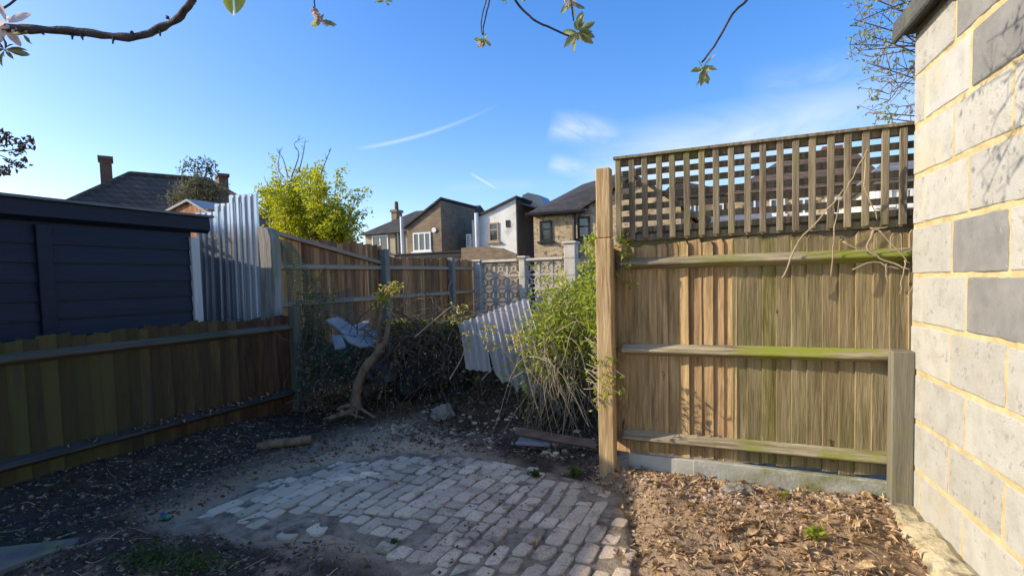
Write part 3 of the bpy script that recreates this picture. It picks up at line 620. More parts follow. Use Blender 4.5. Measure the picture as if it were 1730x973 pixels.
for q in range(12):
    a0, a1 = 2*math.pi*q/12, 2*math.pi*(q+1)/12
    mb.prism([(.13*math.cos(a0), .13*math.sin(a0)), (.2*math.cos(a0), .2*math.sin(a0)), (.2*math.cos(a1), .2*math.sin(a1)), (.13*math.cos(a1), .13*math.sin(a1))], -.04, .04)
for q in range(4):
    an = math.pi/4+q*math.pi/2; c_, s_ = math.cos(an), math.sin(an)
    mb.prism([(.19*c_-.035*s_, .19*s_+.035*c_), (.19*c_+.035*s_, .19*s_-.035*c_), (.64*c_+.035*s_, .64*s_-.035*c_), (.64*c_-.035*s_, .64*s_+.035*c_)], -.035, .035)
sbm = fixn(mb.mesh('screen_block', 'cast_stone'))
for (a, b) in ((piers[0][1], piers[1][0]), (piers[1][1], piers[2][0])):
    k = 3; bw = (b-a)/k
    for i_ in range(k):
        for j in range(6): link('screen_block', sbm, SWL, (a+bw*(i_+.5), 0, .0+.295*(j+.5)), (0, 0, 0), (bw*.985, 1, .29))
    link('coping', bevel(fixn(MB().box((a+.031, -.13, 1.772), (b-.031, .13, 1.83)).mesh('coping', 'cast_stone')), .012), SWL)
# concrete block return at its right end
u2, z2 = UV(1005, 440, SV+.4); u1, z1 = UV(978, 430, SV+.4)
o = tag(link('low_wall', bevel(fixn(MB().box((0, 0, -.05), (2.2, .14, 1.72)).mesh('low_wall', 'post_concrete')), .01), None, W(u1, SV+.3), (0, 0, A)), 'plain grey concrete wall beyond the last screen wall pier', 'wall')

# ------------------------------------------------------------------ houses
def house(name, label, u0, V): return thing(name, label, 'house', W(u0, V), A, None)
def hp(parent, name, mat, u0, V, fn):
    mb = MB(); fn(mb); return link(name, fixn(mb.mesh(name, mat)), parent)
def window(parent, u0, V, px0, py0, px1, py1, vv=None, bars=1, mat='upvc', trans=.0, sill=True, arch=False):
    vv = V if vv is None else vv
    a, zt = UV(px0, py0, vv); b, zb = UV(px1, py1, vv); a -= u0; b -= u0; y = vv-V; f = .07
    fr = MB()
    fr.box((a, y-.05, zb), (a+f, y+.02, zt)).box((b-f, y-.05, zb), (b, y+.02, zt)).box((a+f, y-.05, zb), (b-f, y+.02, zb+f)).box((a+f, y-.05, zt-f), (b-f, y+.02, zt))
    for k in range(1, bars+1):
        xx = a+(b-a)*k/(bars+1); fr.box((xx-.035, y-.045, zb+f), (xx+.035, y+.02, zt-f))
    if trans: zz = zb+(zt-zb)*trans; fr.box((a+f, y-.043, zz-.03), (b-f, y+.02, zz+.03))
    if sill: fr.box((a-.08, y-.12, zb-.08), (b+.08, y+.02, zb-.001))
    wo = link('window', fixn(fr.mesh('window', mat)), parent)
    link('pane', fixn(MB().box((a+f*.5, y-.018, zb+f*.5), (b-f*.5, y-.008, zt-f*.5)).mesh('pane', 'pane_glass')), wo)
    return wo
def mono(parent, u0, V, pxL, pyL, pxR, pyR, pxFar, mat, sidemat=None, over=.12):
    """rear wing whose mono-pitch gable faces us, its flank running back to pxFar"""
    a, za_ = UV(pxL, pyL, V); b, zb_ = UV(pxR, pyR, V); far, _ = PV(pxFar, pyR, b); L = far-V; a -= u0; b -= u0
    hp(parent, 'wall', mat, u0, V, lambda m: m.prism([(a, -.1), (b, -.1), (b, zb_), (a, za_)], 0, L))
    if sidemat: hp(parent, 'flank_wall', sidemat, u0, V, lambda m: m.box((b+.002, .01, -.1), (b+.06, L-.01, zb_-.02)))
    s_ = (zb_-za_)/(b-a)
    hp(parent, 'roof', 'slate', u0, V, lambda m: m.prism([(a-over, za_-over*s_+.01), (b+.08, zb_+.08*s_+.01), (b+.08, zb_+.08*s_+.10), (a-over, za_-over*s_+.10)], -over, L+.1))
    return a, b, za_, zb_, L
VA = 22.0; uA = UV(715, 400, VA)[0]
hA = house('brick_house', 'brown brick house with mono-pitch rear wing and white windows', uA, VA)
a, b, za_, zb_, L = mono(hA, uA, VA, 687, 384, 744, 339, 802, 'brick_brown')
window(hA, uA, VA, 698, 394, 729, 424, bars=2)
mA = 25.0
al, zl_ = UV(617, 396, mA); ar, zr_ = UV(690, 392, mA); al -= uA; ar -= uA
hp(hA, 'wall', 'render_cream', uA, VA, lambda m: m.box((al, 3, -.1), (ar+1.5, 9, zl_)))
zr2 = UV(690, 358, 28)[1]
hp(hA, 'roof', 'slate', uA, VA, lambda m: m.add([(al-.25, 2.75, zl_-.05), (ar+3, 2.75, zl_-.05), (ar+3, 9.3, zl_-.05), (al-.25, 9.3, zl_-.05), (al+1.6, 6, zr2), (ar+3, 6, zr2)],
   [(0, 1, 5, 4), (1, 2, 5), (2, 3, 4, 5), (0, 3, 2, 1)]))
hp(hA, 'hip_slope', 'slate_grey', uA, VA, lambda m: m.add([(al-.27, 2.75, zl_-.03), (al-.27, 9.3, zl_-.03), (al+1.58, 6, zr2+.02), (al-.27, 9.3, zl_-.08)], [(0, 2, 1), (0, 1, 3)]))  # paler slate puts the sunlit tone of this hip into the colour
window(hA, uA, VA, 629, 399, 657, 426, vv=mA, bars=1, trans=.0)
window(hA, uA, VA, 668, 392, 682, 428, vv=mA-.02, bars=1, mat='gutter_black', sill=False)
cu, cz = UV(668, 344, 27.5); cu -= uA; cw = .34
hp(hA, 'chimney', 'brick_brown', uA, VA, lambda m: (m.box((cu-cw/2-.02, 5.3, zl_), (cu+cw/2+.02, 5.9, cz-.55)), m.box((cu-cw/2-.08, 5.24, cz-.55), (cu+cw/2+.08, 5.96, cz-.40))))
hp(hA, 'chimney_pot', 'brick_chimney', uA, VA, lambda m: m.tube([(cu, 5.6, cz-.42), (cu, 5.6, cz+.12)], .13, .11, 8))
pu, pz = UV(683, 366, VA+.05)
hp(hA, 'downpipe', 'upvc', uA, VA, lambda m: m.tube([(pu-uA-.12, -.02, .5), (pu-uA-.12, -.02, pz)], .08, .08, 8))
vu, vz = UV(734, 389, VA); hp(hA, 'vent', 'upvc', uA, VA, lambda m: m.tube([(vu-uA, -.06, vz), (vu-uA, .02, vz)], .12, .12, 10))
l0, lz0 = UV(668, 428, 20.5); l1, lz1 = UV(781, 430, 20.5)
hp(hA, 'lean_to_wall', 'render_white', uA, VA, lambda m: m.box((l0-uA+.15, -1.4, -.1), (l1-uA-.15, -.01, lz0-.3)))
hp(hA, 'lean_to_roof', 'gutter_black', uA, VA, lambda m: (m.box((l0-uA, -1.6, lz0-.32), (l1-uA, -.005, lz0-.10)), m.box((l0-uA-.05, -1.65, lz0-.099), (l1-uA+.05, -.005, lz0-.04))))

VB = 22.6; uB = UV(840, 400, VB)[0]
hB = house('white_house', 'white rendered house wing with a sloping roof, its flank coloured dark for shade', uB, VB)
a, b, za_, zb_, L = mono(hB, uB, VB, 806, 368, 871, 336, 925, 'render_white', 'render_shade')
window(hB, uB, VB, 826, 377, 843, 408, bars=0, mat='rail_pale', trans=.62)
vu, vz = UV(858, 378, VB); hp(hB, 'vent', 'gutter_black', uB, VB, lambda m: m.box((vu-uB-.1, -.03, vz-.16), (vu-uB+.1, .01, vz+.16)))
c0, cz0 = UV(797, 372, VB+.6); c1, _ = UV(807, 372, VB+.6)
hp(hB, 'side_wall', 'render_white', uB, VB, lambda m: m.box((c0-uB, .6, -.1), (c1-uB+.1, 4, cz0)))
window(hB, uB, VB, 788, 396, 797, 418, vv=VB+.58, bars=0, sill=False)
pu, pz = UV(806, 362, VB-.1); hp(hB, 'flue', 'galvanised', uB, VB, lambda m: m.tube([(pu-uB, -.14, .5), (pu-uB, -.14, pz), (pu-uB, -.14, pz+.05)], .11, .11, 10))
q0 = UV(874, 340, VB+1.2); q1 = UV(925, 350, VB+1.2)
hp(hB, 'roof_lantern', 'pane_glass', uB, VB, lambda m: m.prism([(b-.25, zb_-.1), (b+1.25, zb_-.45), (b+.8, zb_+.22), (b+.25, zb_+.38), (b, zb_+.3)], .9, 2.2))
hp(hB, 'flank_roof', 'roof_sheet', uB, VB, lambda m: m.prism([(b+.07, zb_-.12), (b+1.4, zb_-.55), (b+1.4, zb_-.62), (b+.07, zb_-.2)], .4, L))
w0, wz0 = UV(779, 419, 20.2); w1, wz1 = UV(872, 424, 20.2)
o = tag(link('brick_wall', fixn(MB().prism([(0, -.05), (w1-w0, -.05), (w1-w0, wz1-.15), (1.9, wz0-.1), (1.2, wz0), (0, wz0)], 0, .25).mesh('brick_wall', 'brick_brown')), None, W(w0, 20.2), (0, 0, A)), 'dark brick boundary wall below the white house', 'wall')

VC = 19.5; uC = UV(955, 400, VC)[0]
hC = house('stone_house', 'buff rubble-walled house with slate roof and two dark windows', uC, VC)
pts = [UV(*p, VC) for p in ((901, 361), (984, 355), (1072, 300), (1150, 350))]
pl = [(p[0]-uC, p[1]) for p in pts]
hp(hC, 'wall', 'brick_buff', uC, VC, lambda m: m.prism([(pl[0][0], -.1), (pl[3][0], -.1), pl[3], pl[2], pl[1], pl[0]], 0, 6.5))
def slab(p, q, t=.12): return [p, q, (q[0], q[1]+t), (p[0], p[1]+t)]
hp(hC, 'roof', 'slate', uC, VC, lambda m: (m.prism(slab((pl[1][0]-.25, pl[1][1]-.12), (pl[2][0], pl[2][1]+.02)), -.22, 6.6), m.prism(slab((pl[2][0]+.001, pl[2][1]+.02), (pl[3][0]+.2, pl[3][1]-.1)), -.22, 6.6)))
e0 = (pl[0][0]-.2, pl[0][1]); e1_ = (pl[1][0]+.2, pl[1][1]); rz_ = UV(1010, 303, VC+4)[1]; ru0 = UV(985, 318, VC+4)[0]-uC
hp(hC, 'eave_roof', 'slate', uC, VC, lambda m: m.add([(e0[0], -.25, e0[1]-.02), (e1_[0], -.25, e1_[1]-.02), (e1_[0]+1.6, 4, rz_+.4), (ru0, 4, rz_-.15), (e0[0], 4.5, e0[1]), (e0[0], -.25, e0[1]-.14), (e1_[0], -.25, e1_[1]-.14)],
   [(0, 1, 2, 3), (0, 3, 4), (0, 5, 6, 1)]))
hp(hC, 'gutter', 'gutter_black', uC, VC, lambda m: m.tube([(e0[0], -.32, e0[1]-.06), (e1_[0]-.1, -.32, e1_[1]-.06)], .07, .07, 6))
window(hC, uC, VC, 912, 374, 933, 407, bars=0, mat='gutter_black', trans=.6)
window(hC, uC, VC, 976, 367, 997, 402, bars=0, mat='gutter_black', trans=.55)
d0, dz0 = UV(971, 360, VC); d1, dz1 = UV(968, 418, VC)
hp(hC, 'downpipe', 'gutter_black', uC, VC, lambda m: (m.tube([(d0-uC, -.12, dz1), (d0-uC, -.12, dz0)], .075, .075, 6), m.tube([(d0-uC, -.12, dz1), (d0-uC, -.2, dz1-.35)], .1, .22, 6)))

# terrace seen through the trellis
VD = 24.0; uD = UV(1330, 350, VD)[0]
hD = house('terrace_house', 'long brick terrace house with brown tiled roof seen through the trellis', uD, VD)
t0, tz0 = UV(1238, 326, VD); t1, tz1 = UV(1486, 318, VD); t0 -= uD; t1 -= uD; rzz = UV(1370, 262, VD+4)[1]
hp(hD, 'wall', 'brick_buff', uD, VD, lambda m: m.box((t0, 0, -.1), (t1, 8, tz0)))
hp(hD, 'roof', 'clay_tile', uD, VD, lambda m: m.add([(t0-.3, -.3, tz0-.1), (t1+.3, -.3, tz0-.1), (t1+.3, 8.3, tz0-.1), (t0-.3, 8.3, tz0-.1), (t0+2.1, 4, rzz), (t1-.2, 4, rzz)], [(0, 1, 5, 4), (1, 2, 5), (2, 3, 4, 5), (3, 0, 4), (0, 3, 2, 1)]))
for px in (1262, 1300, 1345, 1395, 1440): window(hD, uD, VD, px, 336, px+26, 362, bars=1)
for px in (1300, 1405): 
    cu, cz = UV(px, 245, VD+4); cu -= uD
    if px == 1405: hp(hD, 'chimney', 'brick_chimney', uD, VD, lambda m: m.box((cu-.4, 3.7, rzz-.3), (cu+.4, 4.4, rzz+.25)))
g0, gz0 = UV(1205, 384, 17.5); g1, gz1 = UV(1300, 382, 17.5)
cs = thing('conservatory', 'low white-framed conservatory behind the trellis', 'conservatory', W(g0, 17.5), A); gl = g1-g0
cs.location = W(g0, 17.5)
link('roof', fixn(MB().prism([(0, gz0), (0, gz0+.06), (1.6, gz0+.55), (1.6, gz0+.49)], -.1, gl+.1, lambda a, b, d: (d, a, b)).mesh('roof', 'slate_grey')), cs)
link('wall', fixn(MB().box((0, .1, -.05), (gl, 1.55, gz0-.02)).mesh('wall', 'pane_glass')), cs)
for k in range(6): link('mullion', boxmesh('mullion', (gl*k/5-.04, .03, -.05), (gl*k/5+.04, .098, gz0-.02), 'upvc', 0), cs)
link('fascia', boxmesh('fascia', (-.05, .02, gz0-.2), (gl+.05, .095, gz0-.021), 'upvc', 0), cs)
VE = 18.0; uE = UV(1505, 350, VE)[0]
hE = house('white_house', 'white rendered house with blue-grey roof beyond the trellis end', uE, VE)
t0, tz0 = UV(1478, 300, VE); t1, tz1 = UV(1640, 290, VE); t0 -= uE; t1 -= uE; rzz = UV(1540, 262, VE+3)[1]
hp(hE, 'wall', 'render_white', uE, VE, lambda m: m.box((t0, 0, -.1), (t1, 6, tz0)))
hp(hE, 'roof', 'slate_grey', uE, VE, lambda m: m.add([(t0-.3, -.3, tz0-.1), (t1+.3, -.3, tz0-.1), (t1+.3, 6.3, tz0-.1), (t0-.3, 6.3, tz0-.1), (t0+.9, 3, rzz), (t1-.2, 3, rzz)], [(0, 1, 5, 4), (1, 2, 5), (2, 3, 4, 5), (3, 0, 4), (0, 3, 2, 1)]))
for px in (1484, 1520): window(hE, uE, VE, px, 318, px+22, 346, bars=1); window(hE, uE, VE, px, 362, px+22, 392, bars=1)
VF = 26; uF = UV(1190, 360, VF)[0]
hF = house('brick_house', 'brick house with low gable seen through the middle of the trellis', uF, VF)
t0, tz0 = UV(1120, 335, VF); t1, tz1 = UV(1245, 338, VF); t0 -= uF; t1 -= uF
hp(hF, 'wall', 'brick_brown', uF, VF, lambda m: m.box((t0, 0, -.1), (t1, 6, tz0)))
hp(hF, 'roof', 'slate', uF, VF, lambda m: m.prism([(t0-.3, tz0-.1), ((t0+t1)/2-1, tz0+.75), (t1+.3, tz0-.1)], -.2, 6.2))
for px in (1140, 1165, 1205): window(hF, uF, VF, px, 345, px+18, 368, bars=1)

# house with hipped tile roof over the navy shed
q0, q1 = D(220, 294, 16.0), D(352, 304, 17.2); LL = (q1-q0).xy.length; rs = q0.z; ez = rs-2.1
hL = thing('tile_roofed_house', 'house with brown hipped tile roof and two brick chimneys', 'house', (q0.x, q0.y, 0), math.atan2(q1.y-q0.y, q1.x-q0.x))
link('wall', fixn(MB().box((-2.2, -2.8, -.1), (LL+2.0, 3.2, ez)).mesh('wall', 'brick_brown')), hL)
rv = [(-2.6, -3.2, ez-.05), (LL+2.3, -3.2, ez-.05), (LL+2.3, 3.4, ez-.05), (-2.6, 3.4, ez-.05), (0, 0, rs), (LL, 0, rs)]
link('roof', fixn(MB().add(rv, [(0, 1, 5, 4), (1, 2, 5), (2, 3, 4, 5), (3, 0, 4), (0, 3, 2, 1)]).mesh('roof', 'clay_tile')), hL)
mb = MB()
for p, q in ((rv[0], rv[4]), (rv[4], rv[5]), (rv[5], rv[1])): mb.tube([p, q], .08, .08, 6)
link('ridge_tiles', mb.mesh('ridge_tiles', 'clay_tile'), hL)
hinv = (Matrix.Translation(hL.location) @ hL.rotation_euler.to_matrix().to_4x4()).inverted()
for (px, pt, Yc, wdm) in ((178, 267, 16.6, .30), (375, 296, 18.2, .28)):
    c = hinv @ D(px, pt, Yc); zt = c.z
    link('chimney', fixn(MB().box((c.x-wdm/2, c.y-.28, ez), (c.x+wdm/2, c.y+.28, zt-.1)).box((c.x-wdm/2-.04, c.y-.32, zt-.1), (c.x+wdm/2+.04, c.y+.32, zt)).mesh('chimney', 'brick_chimney')), hL)

# ------------------------------------------------------------------ trees
def grow(wood, tips, p, d, L, r, depth, spread=.6, up=.15, seg=4, kids=(3, 4), shrink=.68):
    pts = [Vector(p)]; d = d.normalized()
    for k in range(seg):
        d = (d+jit(.16)+Vector((0, 0, up*.25))).normalized(); pts.append(pts[-1]+d*L/seg)
    wood.tube(pts, r, r*.6, 5 if r > .012 else 3, False)
    if depth <= 1: tips.append((pts, d))
    if depth == 0: return
    for k in range(rnd.randint(*kids)):
        i_ = rnd.randint(max(1, seg//2), seg); nd = (d+rdir()*spread+Vector((0, 0, up))).normalized()
        grow(wood, tips, pts[i_], nd, L*shrink*rnd.uniform(.75, 1.15), r*.58, depth-1, spread, up, max(2, seg-1) if depth > 2 else 3, kids, shrink)
def leafcloud(mb, tips, per, size, spreadr, wr=.5):
    for pts, d in tips:
        for k in range(per):
            q = rnd.choice(pts[1:])+jit(spreadr); dd = (rdir()+d*.5).normalized(); s_ = size*rnd.uniform(.6, 1.3)
            mb.leaf(q, dd, (rdir()+Vector((0, 0, .7))).normalized(), s_, s_*wr, .2)
def tree(name, label, base, trunk_d, L, r, depth, leafmat, per, lsz, lsp, woodmat='bark', spread=.6, up=.15, kids=(3, 4), shrink=.68, starts=None, wr=.5):
    T = thing(name, label, 'tree', base); wd = MB(); tips = []
    for (bp, bd, bl_, br) in (starts or [(base, trunk_d, L, r)]): grow(wd, tips, Vector(bp), Vector(bd), bl_, br, depth, spread, up, 4, kids, shrink)
    wpart('trunk', wd, woodmat, T, True, False)
    if per:
        lf = MB(); leafcloud(lf, tips, per, lsz, lsp, wr); wpart('crown', lf, leafmat, T, False, False)
    return T
# bright spring tree behind the cedar fence
bT = D(522, 430, 14.0); bT.z = 0
T = thing('leafy_tree', 'bright yellow-green leafy tree behind the cedar fence', 'tree', bT); wd = MB(); tips = []
wd.tube(spline([bT, bT+Vector((.05, 0, 1.0)), bT+Vector((-.05, 0, 2.0))], 4), .12, .09, 8)
for k in range(44):
    px = rnd.uniform(448, 606); f_ = (px-455)/157; topy = 262+abs(px-503)*.62 if px > 503 else 262+abs(px-503)*1.1
    yv = 14+rnd.uniform(-1.0, 1.0); topy = max(topy, 245)+rnd.uniform(0, 95)
    tip = D(px, topy, yv); st = bT+Vector((rnd.uniform(-.1, .1), rnd.uniform(-.1, .1), rnd.uniform(1.6, 2.3)))
    mid = st.lerp(tip, .5)+Vector(((tip.x-st.x)*.18, 0, -.1))+jit(.1)
    pp = spline([st, mid, tip], 5); wd.tube(pp, .03, .006, 4, False); tips.append((pp[4:], (tip-mid).normalized()))
    for q in range(9):
        b0 = rnd.choice(pp[3:]); e_ = b0+(rdir()+Vector((0, 0, .55))).normalized()*rnd.uniform(.2, .55); pq = spline([b0, b0.lerp(e_, .5)+jit(.05), e_], 3); wd.tube(pq, .009, .003, 3, False); tips.append((pq, (e_-b0).normalized()))
for pxs in ([(492, 300), (505, 262), (497, 243), (513, 233)], [(505, 290), (512, 262), (516, 236)], [(487, 300), (478, 268), (470, 258)], [(475, 330), (458, 318), (447, 303)], [(540, 300), (552, 268), (560, 250)],
            [(595, 380), (606, 360), (618, 356)], [(480, 300), (470, 285), (473, 255)], [(600, 390), (612, 380), (622, 384)]):
    pq = spline([D(*q, 13.7) for q in pxs], 4); wd.tube(pq, .016, .005, 4, False)
    for q in range(7):
        b0 = rnd.choice(pq[4:]); wd.tube([b0, b0+(rdir()+Vector((0, 0, .4)))*.10], .006, .004, 3, False)
wpart('trunk', wd, 'bark', T, True, False)
lf = MB(); leafcloud(lf, tips, 56, .09, .12, .52); wpart('crown', lf, 'leaf_lime', T, False, False)
# grey-green tree beside the tile roof
bT = D(335, 420, 12.5); bT.z = 0
T = thing('olive_tree', 'grey-green small-leaved tree in front of the tiled roof', 'tree', bT); wd = MB(); tips = []
wd.tube([bT, bT+Vector((0, 0, 1.5)), D(335, 360, 12.5)], .1, .06, 6)
for k in range(26):
    an = rnd.uniform(-1, 1); tip = D(335+an*44, 300+abs(an)*28+rnd.uniform(0, 35), 12.5+rnd.uniform(-.5, .5)); st = D(335+an*8, 368, 12.5); pp = spline([st, st.lerp(tip, .55)+jit(.1), tip], 4)
    wd.tube(pp, .022, .006, 4, False); tips.append((pp[2:], (tip-st).normalized()))
    for q in range(5):
        b0 = rnd.choice(pp[3:]); e_ = b0+(rdir()+Vector((0, 0, .5))).normalized()*.28; wd.tube([b0, e_], .007, .004, 3, False); tips.append(([b0, b0.lerp(e_, .5), e_], (e_-b0)))
for k in range(16):
    st = D(335+rnd.uniform(-14, 14), 330, 12.4); tip = D(rnd.uniform(308, 364), rnd.uniform(271, 292), 12.4); wd.tube(spline([st, st.lerp(tip, .5)+jit(.1), tip], 3), .011, .008, 4, False); tips.append(([st, tip, tip], (tip-st).normalized()))
wpart('trunk', wd, 'bark', T, True, False)
lf = MB(); leafcloud(lf, tips, 22, .07, .09, .45); wpart('crown', lf, 'leaf_olive', T, False, False)
# blossoming tree behind the outbuilding
bT = Vector((6.3, 6.6, 0))
T = thing('blossom_tree', 'budding tree rising behind the block outbuilding', 'tree', bT); wd = MB(); tips = []
wd.tube(spline([bT, bT+Vector((0, 0, 1.5)), bT+Vector((-.1, -.1, 3.4)), bT+Vector((-.05, -.1, 5.4))], 4), .11, .04, 7)
for k in range(24):
    y0 = -40+k*10.5; px = rnd.uniform(1432, 1500)+(25 if y0 > 120 else 0); st = bT+Vector((-.1, -.1, 2.8+rnd.uniform(0, 2.2))); tip = D(px, y0, 6.2+rnd.uniform(-.3, .3)); pp = spline([st, st.lerp(tip, .55)+jit(.15)+Vector((0, 0, .05)), tip], 5)
    wd.tube(pp, .016, .004, 4, False)
    for q in range(9):
        b0 = rnd.choice(pp[4:]); e_ = b0+(rdir()+Vector((-.3, 0, .2))).normalized()*rnd.uniform(.12, .34); wd.tube([b0, b0.lerp(e_, .5)+jit(.02), e_], .005, .003, 3, False); tips.append(([b0, b0.lerp(e_, .6), e_], (e_-b0)))
wpart('trunk', wd, 'bark', T, True, False)
lf = MB(); leafcloud(lf, tips, 5, .05, .03, .6); wpart('crown', lf, 'leaf_bud', T, False, False)
# tree at the far left whose twig tips reach into view
bT = Vector((-7.4, 5.9, 0)); T = thing('budding_tree', 'dark twigs with small new leaves above the navy shed', 'tree', bT); wd = MB(); tips = []
wd.tube(spline([bT, bT+Vector((.05, 0, 1.6)), D(-60, 262, 5.8)], 4), .07, .03, 6)
for pxs in ([(-60, 262), (-10, 260), (20, 272), (36, 276)], [(-40, 240), (-5, 238), (14, 230)], [(-30, 255), (10, 255), (38, 250)], [(-20, 250), (20, 244), (50, 240)], [(-50, 285), (-5, 283), (8, 287)]):
    pp = spline([D(*q, 5.8) for q in pxs], 4); wd.tube(pp, .008, .004, 4, False); wd.tube([D(-60, 262, 5.8), pp[0]], .012, .008, 4, False)
    for q in range(16): p_ = rnd.choice(pp[5:]+[pp[-1]]*4)+jit(.05); tips.append(([p_, p_, p_], rdir()))
wpart('trunk', wd, 'apple_bark', T, True, False)
lf = MB(); leafcloud(lf, tips, 3, .055, .02, .5); wpart('crown', lf, 'dark_litter', T, False, False)

# ------------------------------------------------------------------ apple tree overhead
AB = Vector((-1.7, -1.6, 0)); AT = thing('apple_tree', 'apple tree overhead with dark branches and opening buds', 'tree', AB)
wd = MB()
wd.tube(spline([AB, AB+Vector((.05, 0, .9)), AB+Vector((.2, .1, 1.8)), AB+Vector((.5, .4, 2.5))], 5), .10, .05, 8)
limb = spline([AB+Vector((.5, .4, 2.5)), (-.6, -.3, 2.75), (-.1, .5, 2.72), (.45, 1.2, 2.55), (.95, 1.6, 2.5)], 6); wd.tube(limb, .045, .012, 7)
limb2 = spline([AB+Vector((.2, .1, 1.8)), (-1.75, -.3, 2.15), (-1.75, .7, 2.1), D(-60, 44, 1.5)], 6); wd.tube(limb2, .04, .014, 7)
limb3 = spline([(-.1, .5, 2.72), (-.5, 1.0, 2.6), D(335, -14, 1.45)], 5); wd.tube(limb3, .02, .009, 6)
wpart('trunk', wd, 'apple_bark', AT, True, False)
tw = MB()
mainb = spline([D(-60, 44, 1.5), D(10, 47, 1.5), D(60, 50, 1.5), D(130, 54, 1.5), D(195, 62, 1.5), D(238, 61, 1.5), D(275, 46, 1.5), D(305, 27, 1.48), D(335, -14, 1.45)], 5)
mainb = [p+jit(.0012) for p in mainb]
tw.tube(mainb, lambda t: .0125-.004*t+.0012*math.sin(t*37)+.001*math.sin(t*61), None, 8)
for px, py in ((75, 57), (122, 60), (140, 60), (193, 66), (232, 62), (222, 55), (270, 52), (283, 32), (317, 13), (328, 8), (36, 52)):
    p = D(px, py, 1.495); tw.tube([p-Vector((0, 0, .0)), p+jit(.004), p+jit(.006)+Vector((0, 0, -.010 if py > 50 else .008))], .006, .002, 5)
def twig(pxs, Y, r0, r1, up=None):
    pp = [D(*q, Y) for q in pxs]
    a_ = [p+jit(.0008) for p in spline(pp, 5)]
    t_ = MB(); t_.tube(a_, r0, r1, 6)
    if up is not None: t_.tube(spline([up, up.lerp(pp[0], .6)+jit(.03), pp[0]], 4), r0*1.3, r0, 6)
    wpart('twig', t_, 'apple_bark', AT, True, False)
    return a_
L_ = lambda k: limb[min(len(limb)-1, k)]
twig([(860, -30), (872, 3), (900, 32), (930, 48), (965, 63)], 1.5, .0035, .0025, L_(16))
twig([(1275, -30), (1262, 0), (1238, 24), (1212, 70), (1186, 106)], 1.5, .0042, .0026, L_(22))
twig([(832, -30), (826, 5), (818, 40), (816, 60)], 1.5, .0026, .0016, L_(14)); twig([(828, -30), (820, 5), (813, 40), (815, 60)], 1.5, .002, .0014, L_(14))
twig([(528, -30), (531, 5), (532, 22)], 1.4, .0022, .0016, limb3[6]); twig([(652, -40), (650, -5)], 1.4, .0022, .0016, L_(10))
twig([(960, -40), (966, 10), (969, 36)], 1.5, .0024, .0018, L_(16)); twig([(398, -60), (396, -15)], 1.0, .002, .0015, limb3[3])
twig([(-30, 30), (10, 12), (40, -12)], 1.5, .0035, .003, limb2[-3]); twig([(-40, 75), (-5, 78), (5, 80)], 1.5, .003, .002, limb2[-2])
twig([(852, -30), (857, 0)], 1.5, .002, .0014, L_(15))
for q in range(9):                            # sprays over the yard that throw their shadow on the block wall
    p0_ = limb[-1-rnd.randint(0, 8)]; p2_ = Vector((rnd.uniform(-.25, .55), rnd.uniform(1.98, 2.45), rnd.uniform(2.5, 3.0))); t_ = MB()
    pp = [a_+jit(.01) for a_ in spline([p0_, p0_.lerp(p2_, .5)+Vector((0, 0, .08))+jit(.05), p2_], 5)]; t_.tube(pp, .006, .0025, 5)
    for k in range(5): b_ = pp[rnd.randint(4, 9)]; t_.tube([b_, b_+(rdir()+Vector((0, .4, .3)))*.1], .003, .002, 4)
    wpart('twig', t_, 'apple_bark', AT, True, False); lfm = MB()
    for k in range(14): lfm.leaf(pp[rnd.randint(5, 10)]+jit(.05), rdir(), rdir(), .04, .018, .2)
    wpart('leaf_cluster', lfm, 'leaf_bud', AT, False, False)['kind'] = 'stuff'
wpart('branch', tw, 'apple_bark', AT, True, False)
def cluster(name, px, py, Y, n, L, petals=0, down=.4, mat='leaf_bud'):
    c = D(px, py, Y); mb = MB(); L = L*1.3; n = int(n*1.4)
    for k in range(n):
        d = (rdir()+Vector((0, -.1, -down))).normalized(); l_ = L*rnd.uniform(.6, 1.15); s_ = d.cross(rdir()).normalized(); wd_ = l_*rnd.uniform(.3, .45)
        up = s_.cross(d); p = c+d*l_*.1; ring = []
        prof = ((0, .12), (.3, .8), (.6, 1), (.85, .6), (1, .05)); vs = []
        for t, ww in prof:
            q = p+d*l_*t-up*l_*.22*t*t; vs += [q+s_*wd_*.5*ww+up*wd_*.22*ww, q-up*wd_*.05, q-s_*wd_*.5*ww+up*wd_*.22*ww]
        fs = []
        for i_ in range(4):
            for j in range(2): fs.append((i_*3+j, i_*3+j+1, i_*3+j+4, i_*3+j+3))
        mb.add(vs, fs)
    o = wpart(name, mb, mat, AT, True, False)
    if petals:
        mb = MB()
        for k in range(petals):
            b = c+jit(L*.45)
            for q in range(5): mb.leaf(b, rdir(), rdir(), .011, .010, .3)
        wpart('blossom', mb, 'petal', AT, False, False)
cluster('leaf_cluster', 541, 34, 1.4, 6, .026, 7); cluster('leaf_cluster', 650, 2, 1.4, 4, .018, 0); cluster('leaf_cluster', 817, 66, 1.5, 9, .022, 1, .7)
cluster('leaf_cluster', 976, 54, 1.5, 15, .036, 0, .25); cluster('leaf_cluster', 965, 3, 1.5, 8, .026, 6, .1); cluster('leaf_cluster', 1187, 118, 1.5, 14, .030, 0, .35)
cluster('leaf_cluster', 12, 40, 1.5, 6, .05, 8, 0, 'petal'); cluster('leaf_cluster', 8, 84, 1.5, 9, .035, 0, .3, 'leaf_olive'); cluster('leaf_cluster', 857, 2, 1.5, 3, .012, 0); cluster('leaf_cluster', 38, 58, 1.5, 4, .02, 0, .5)
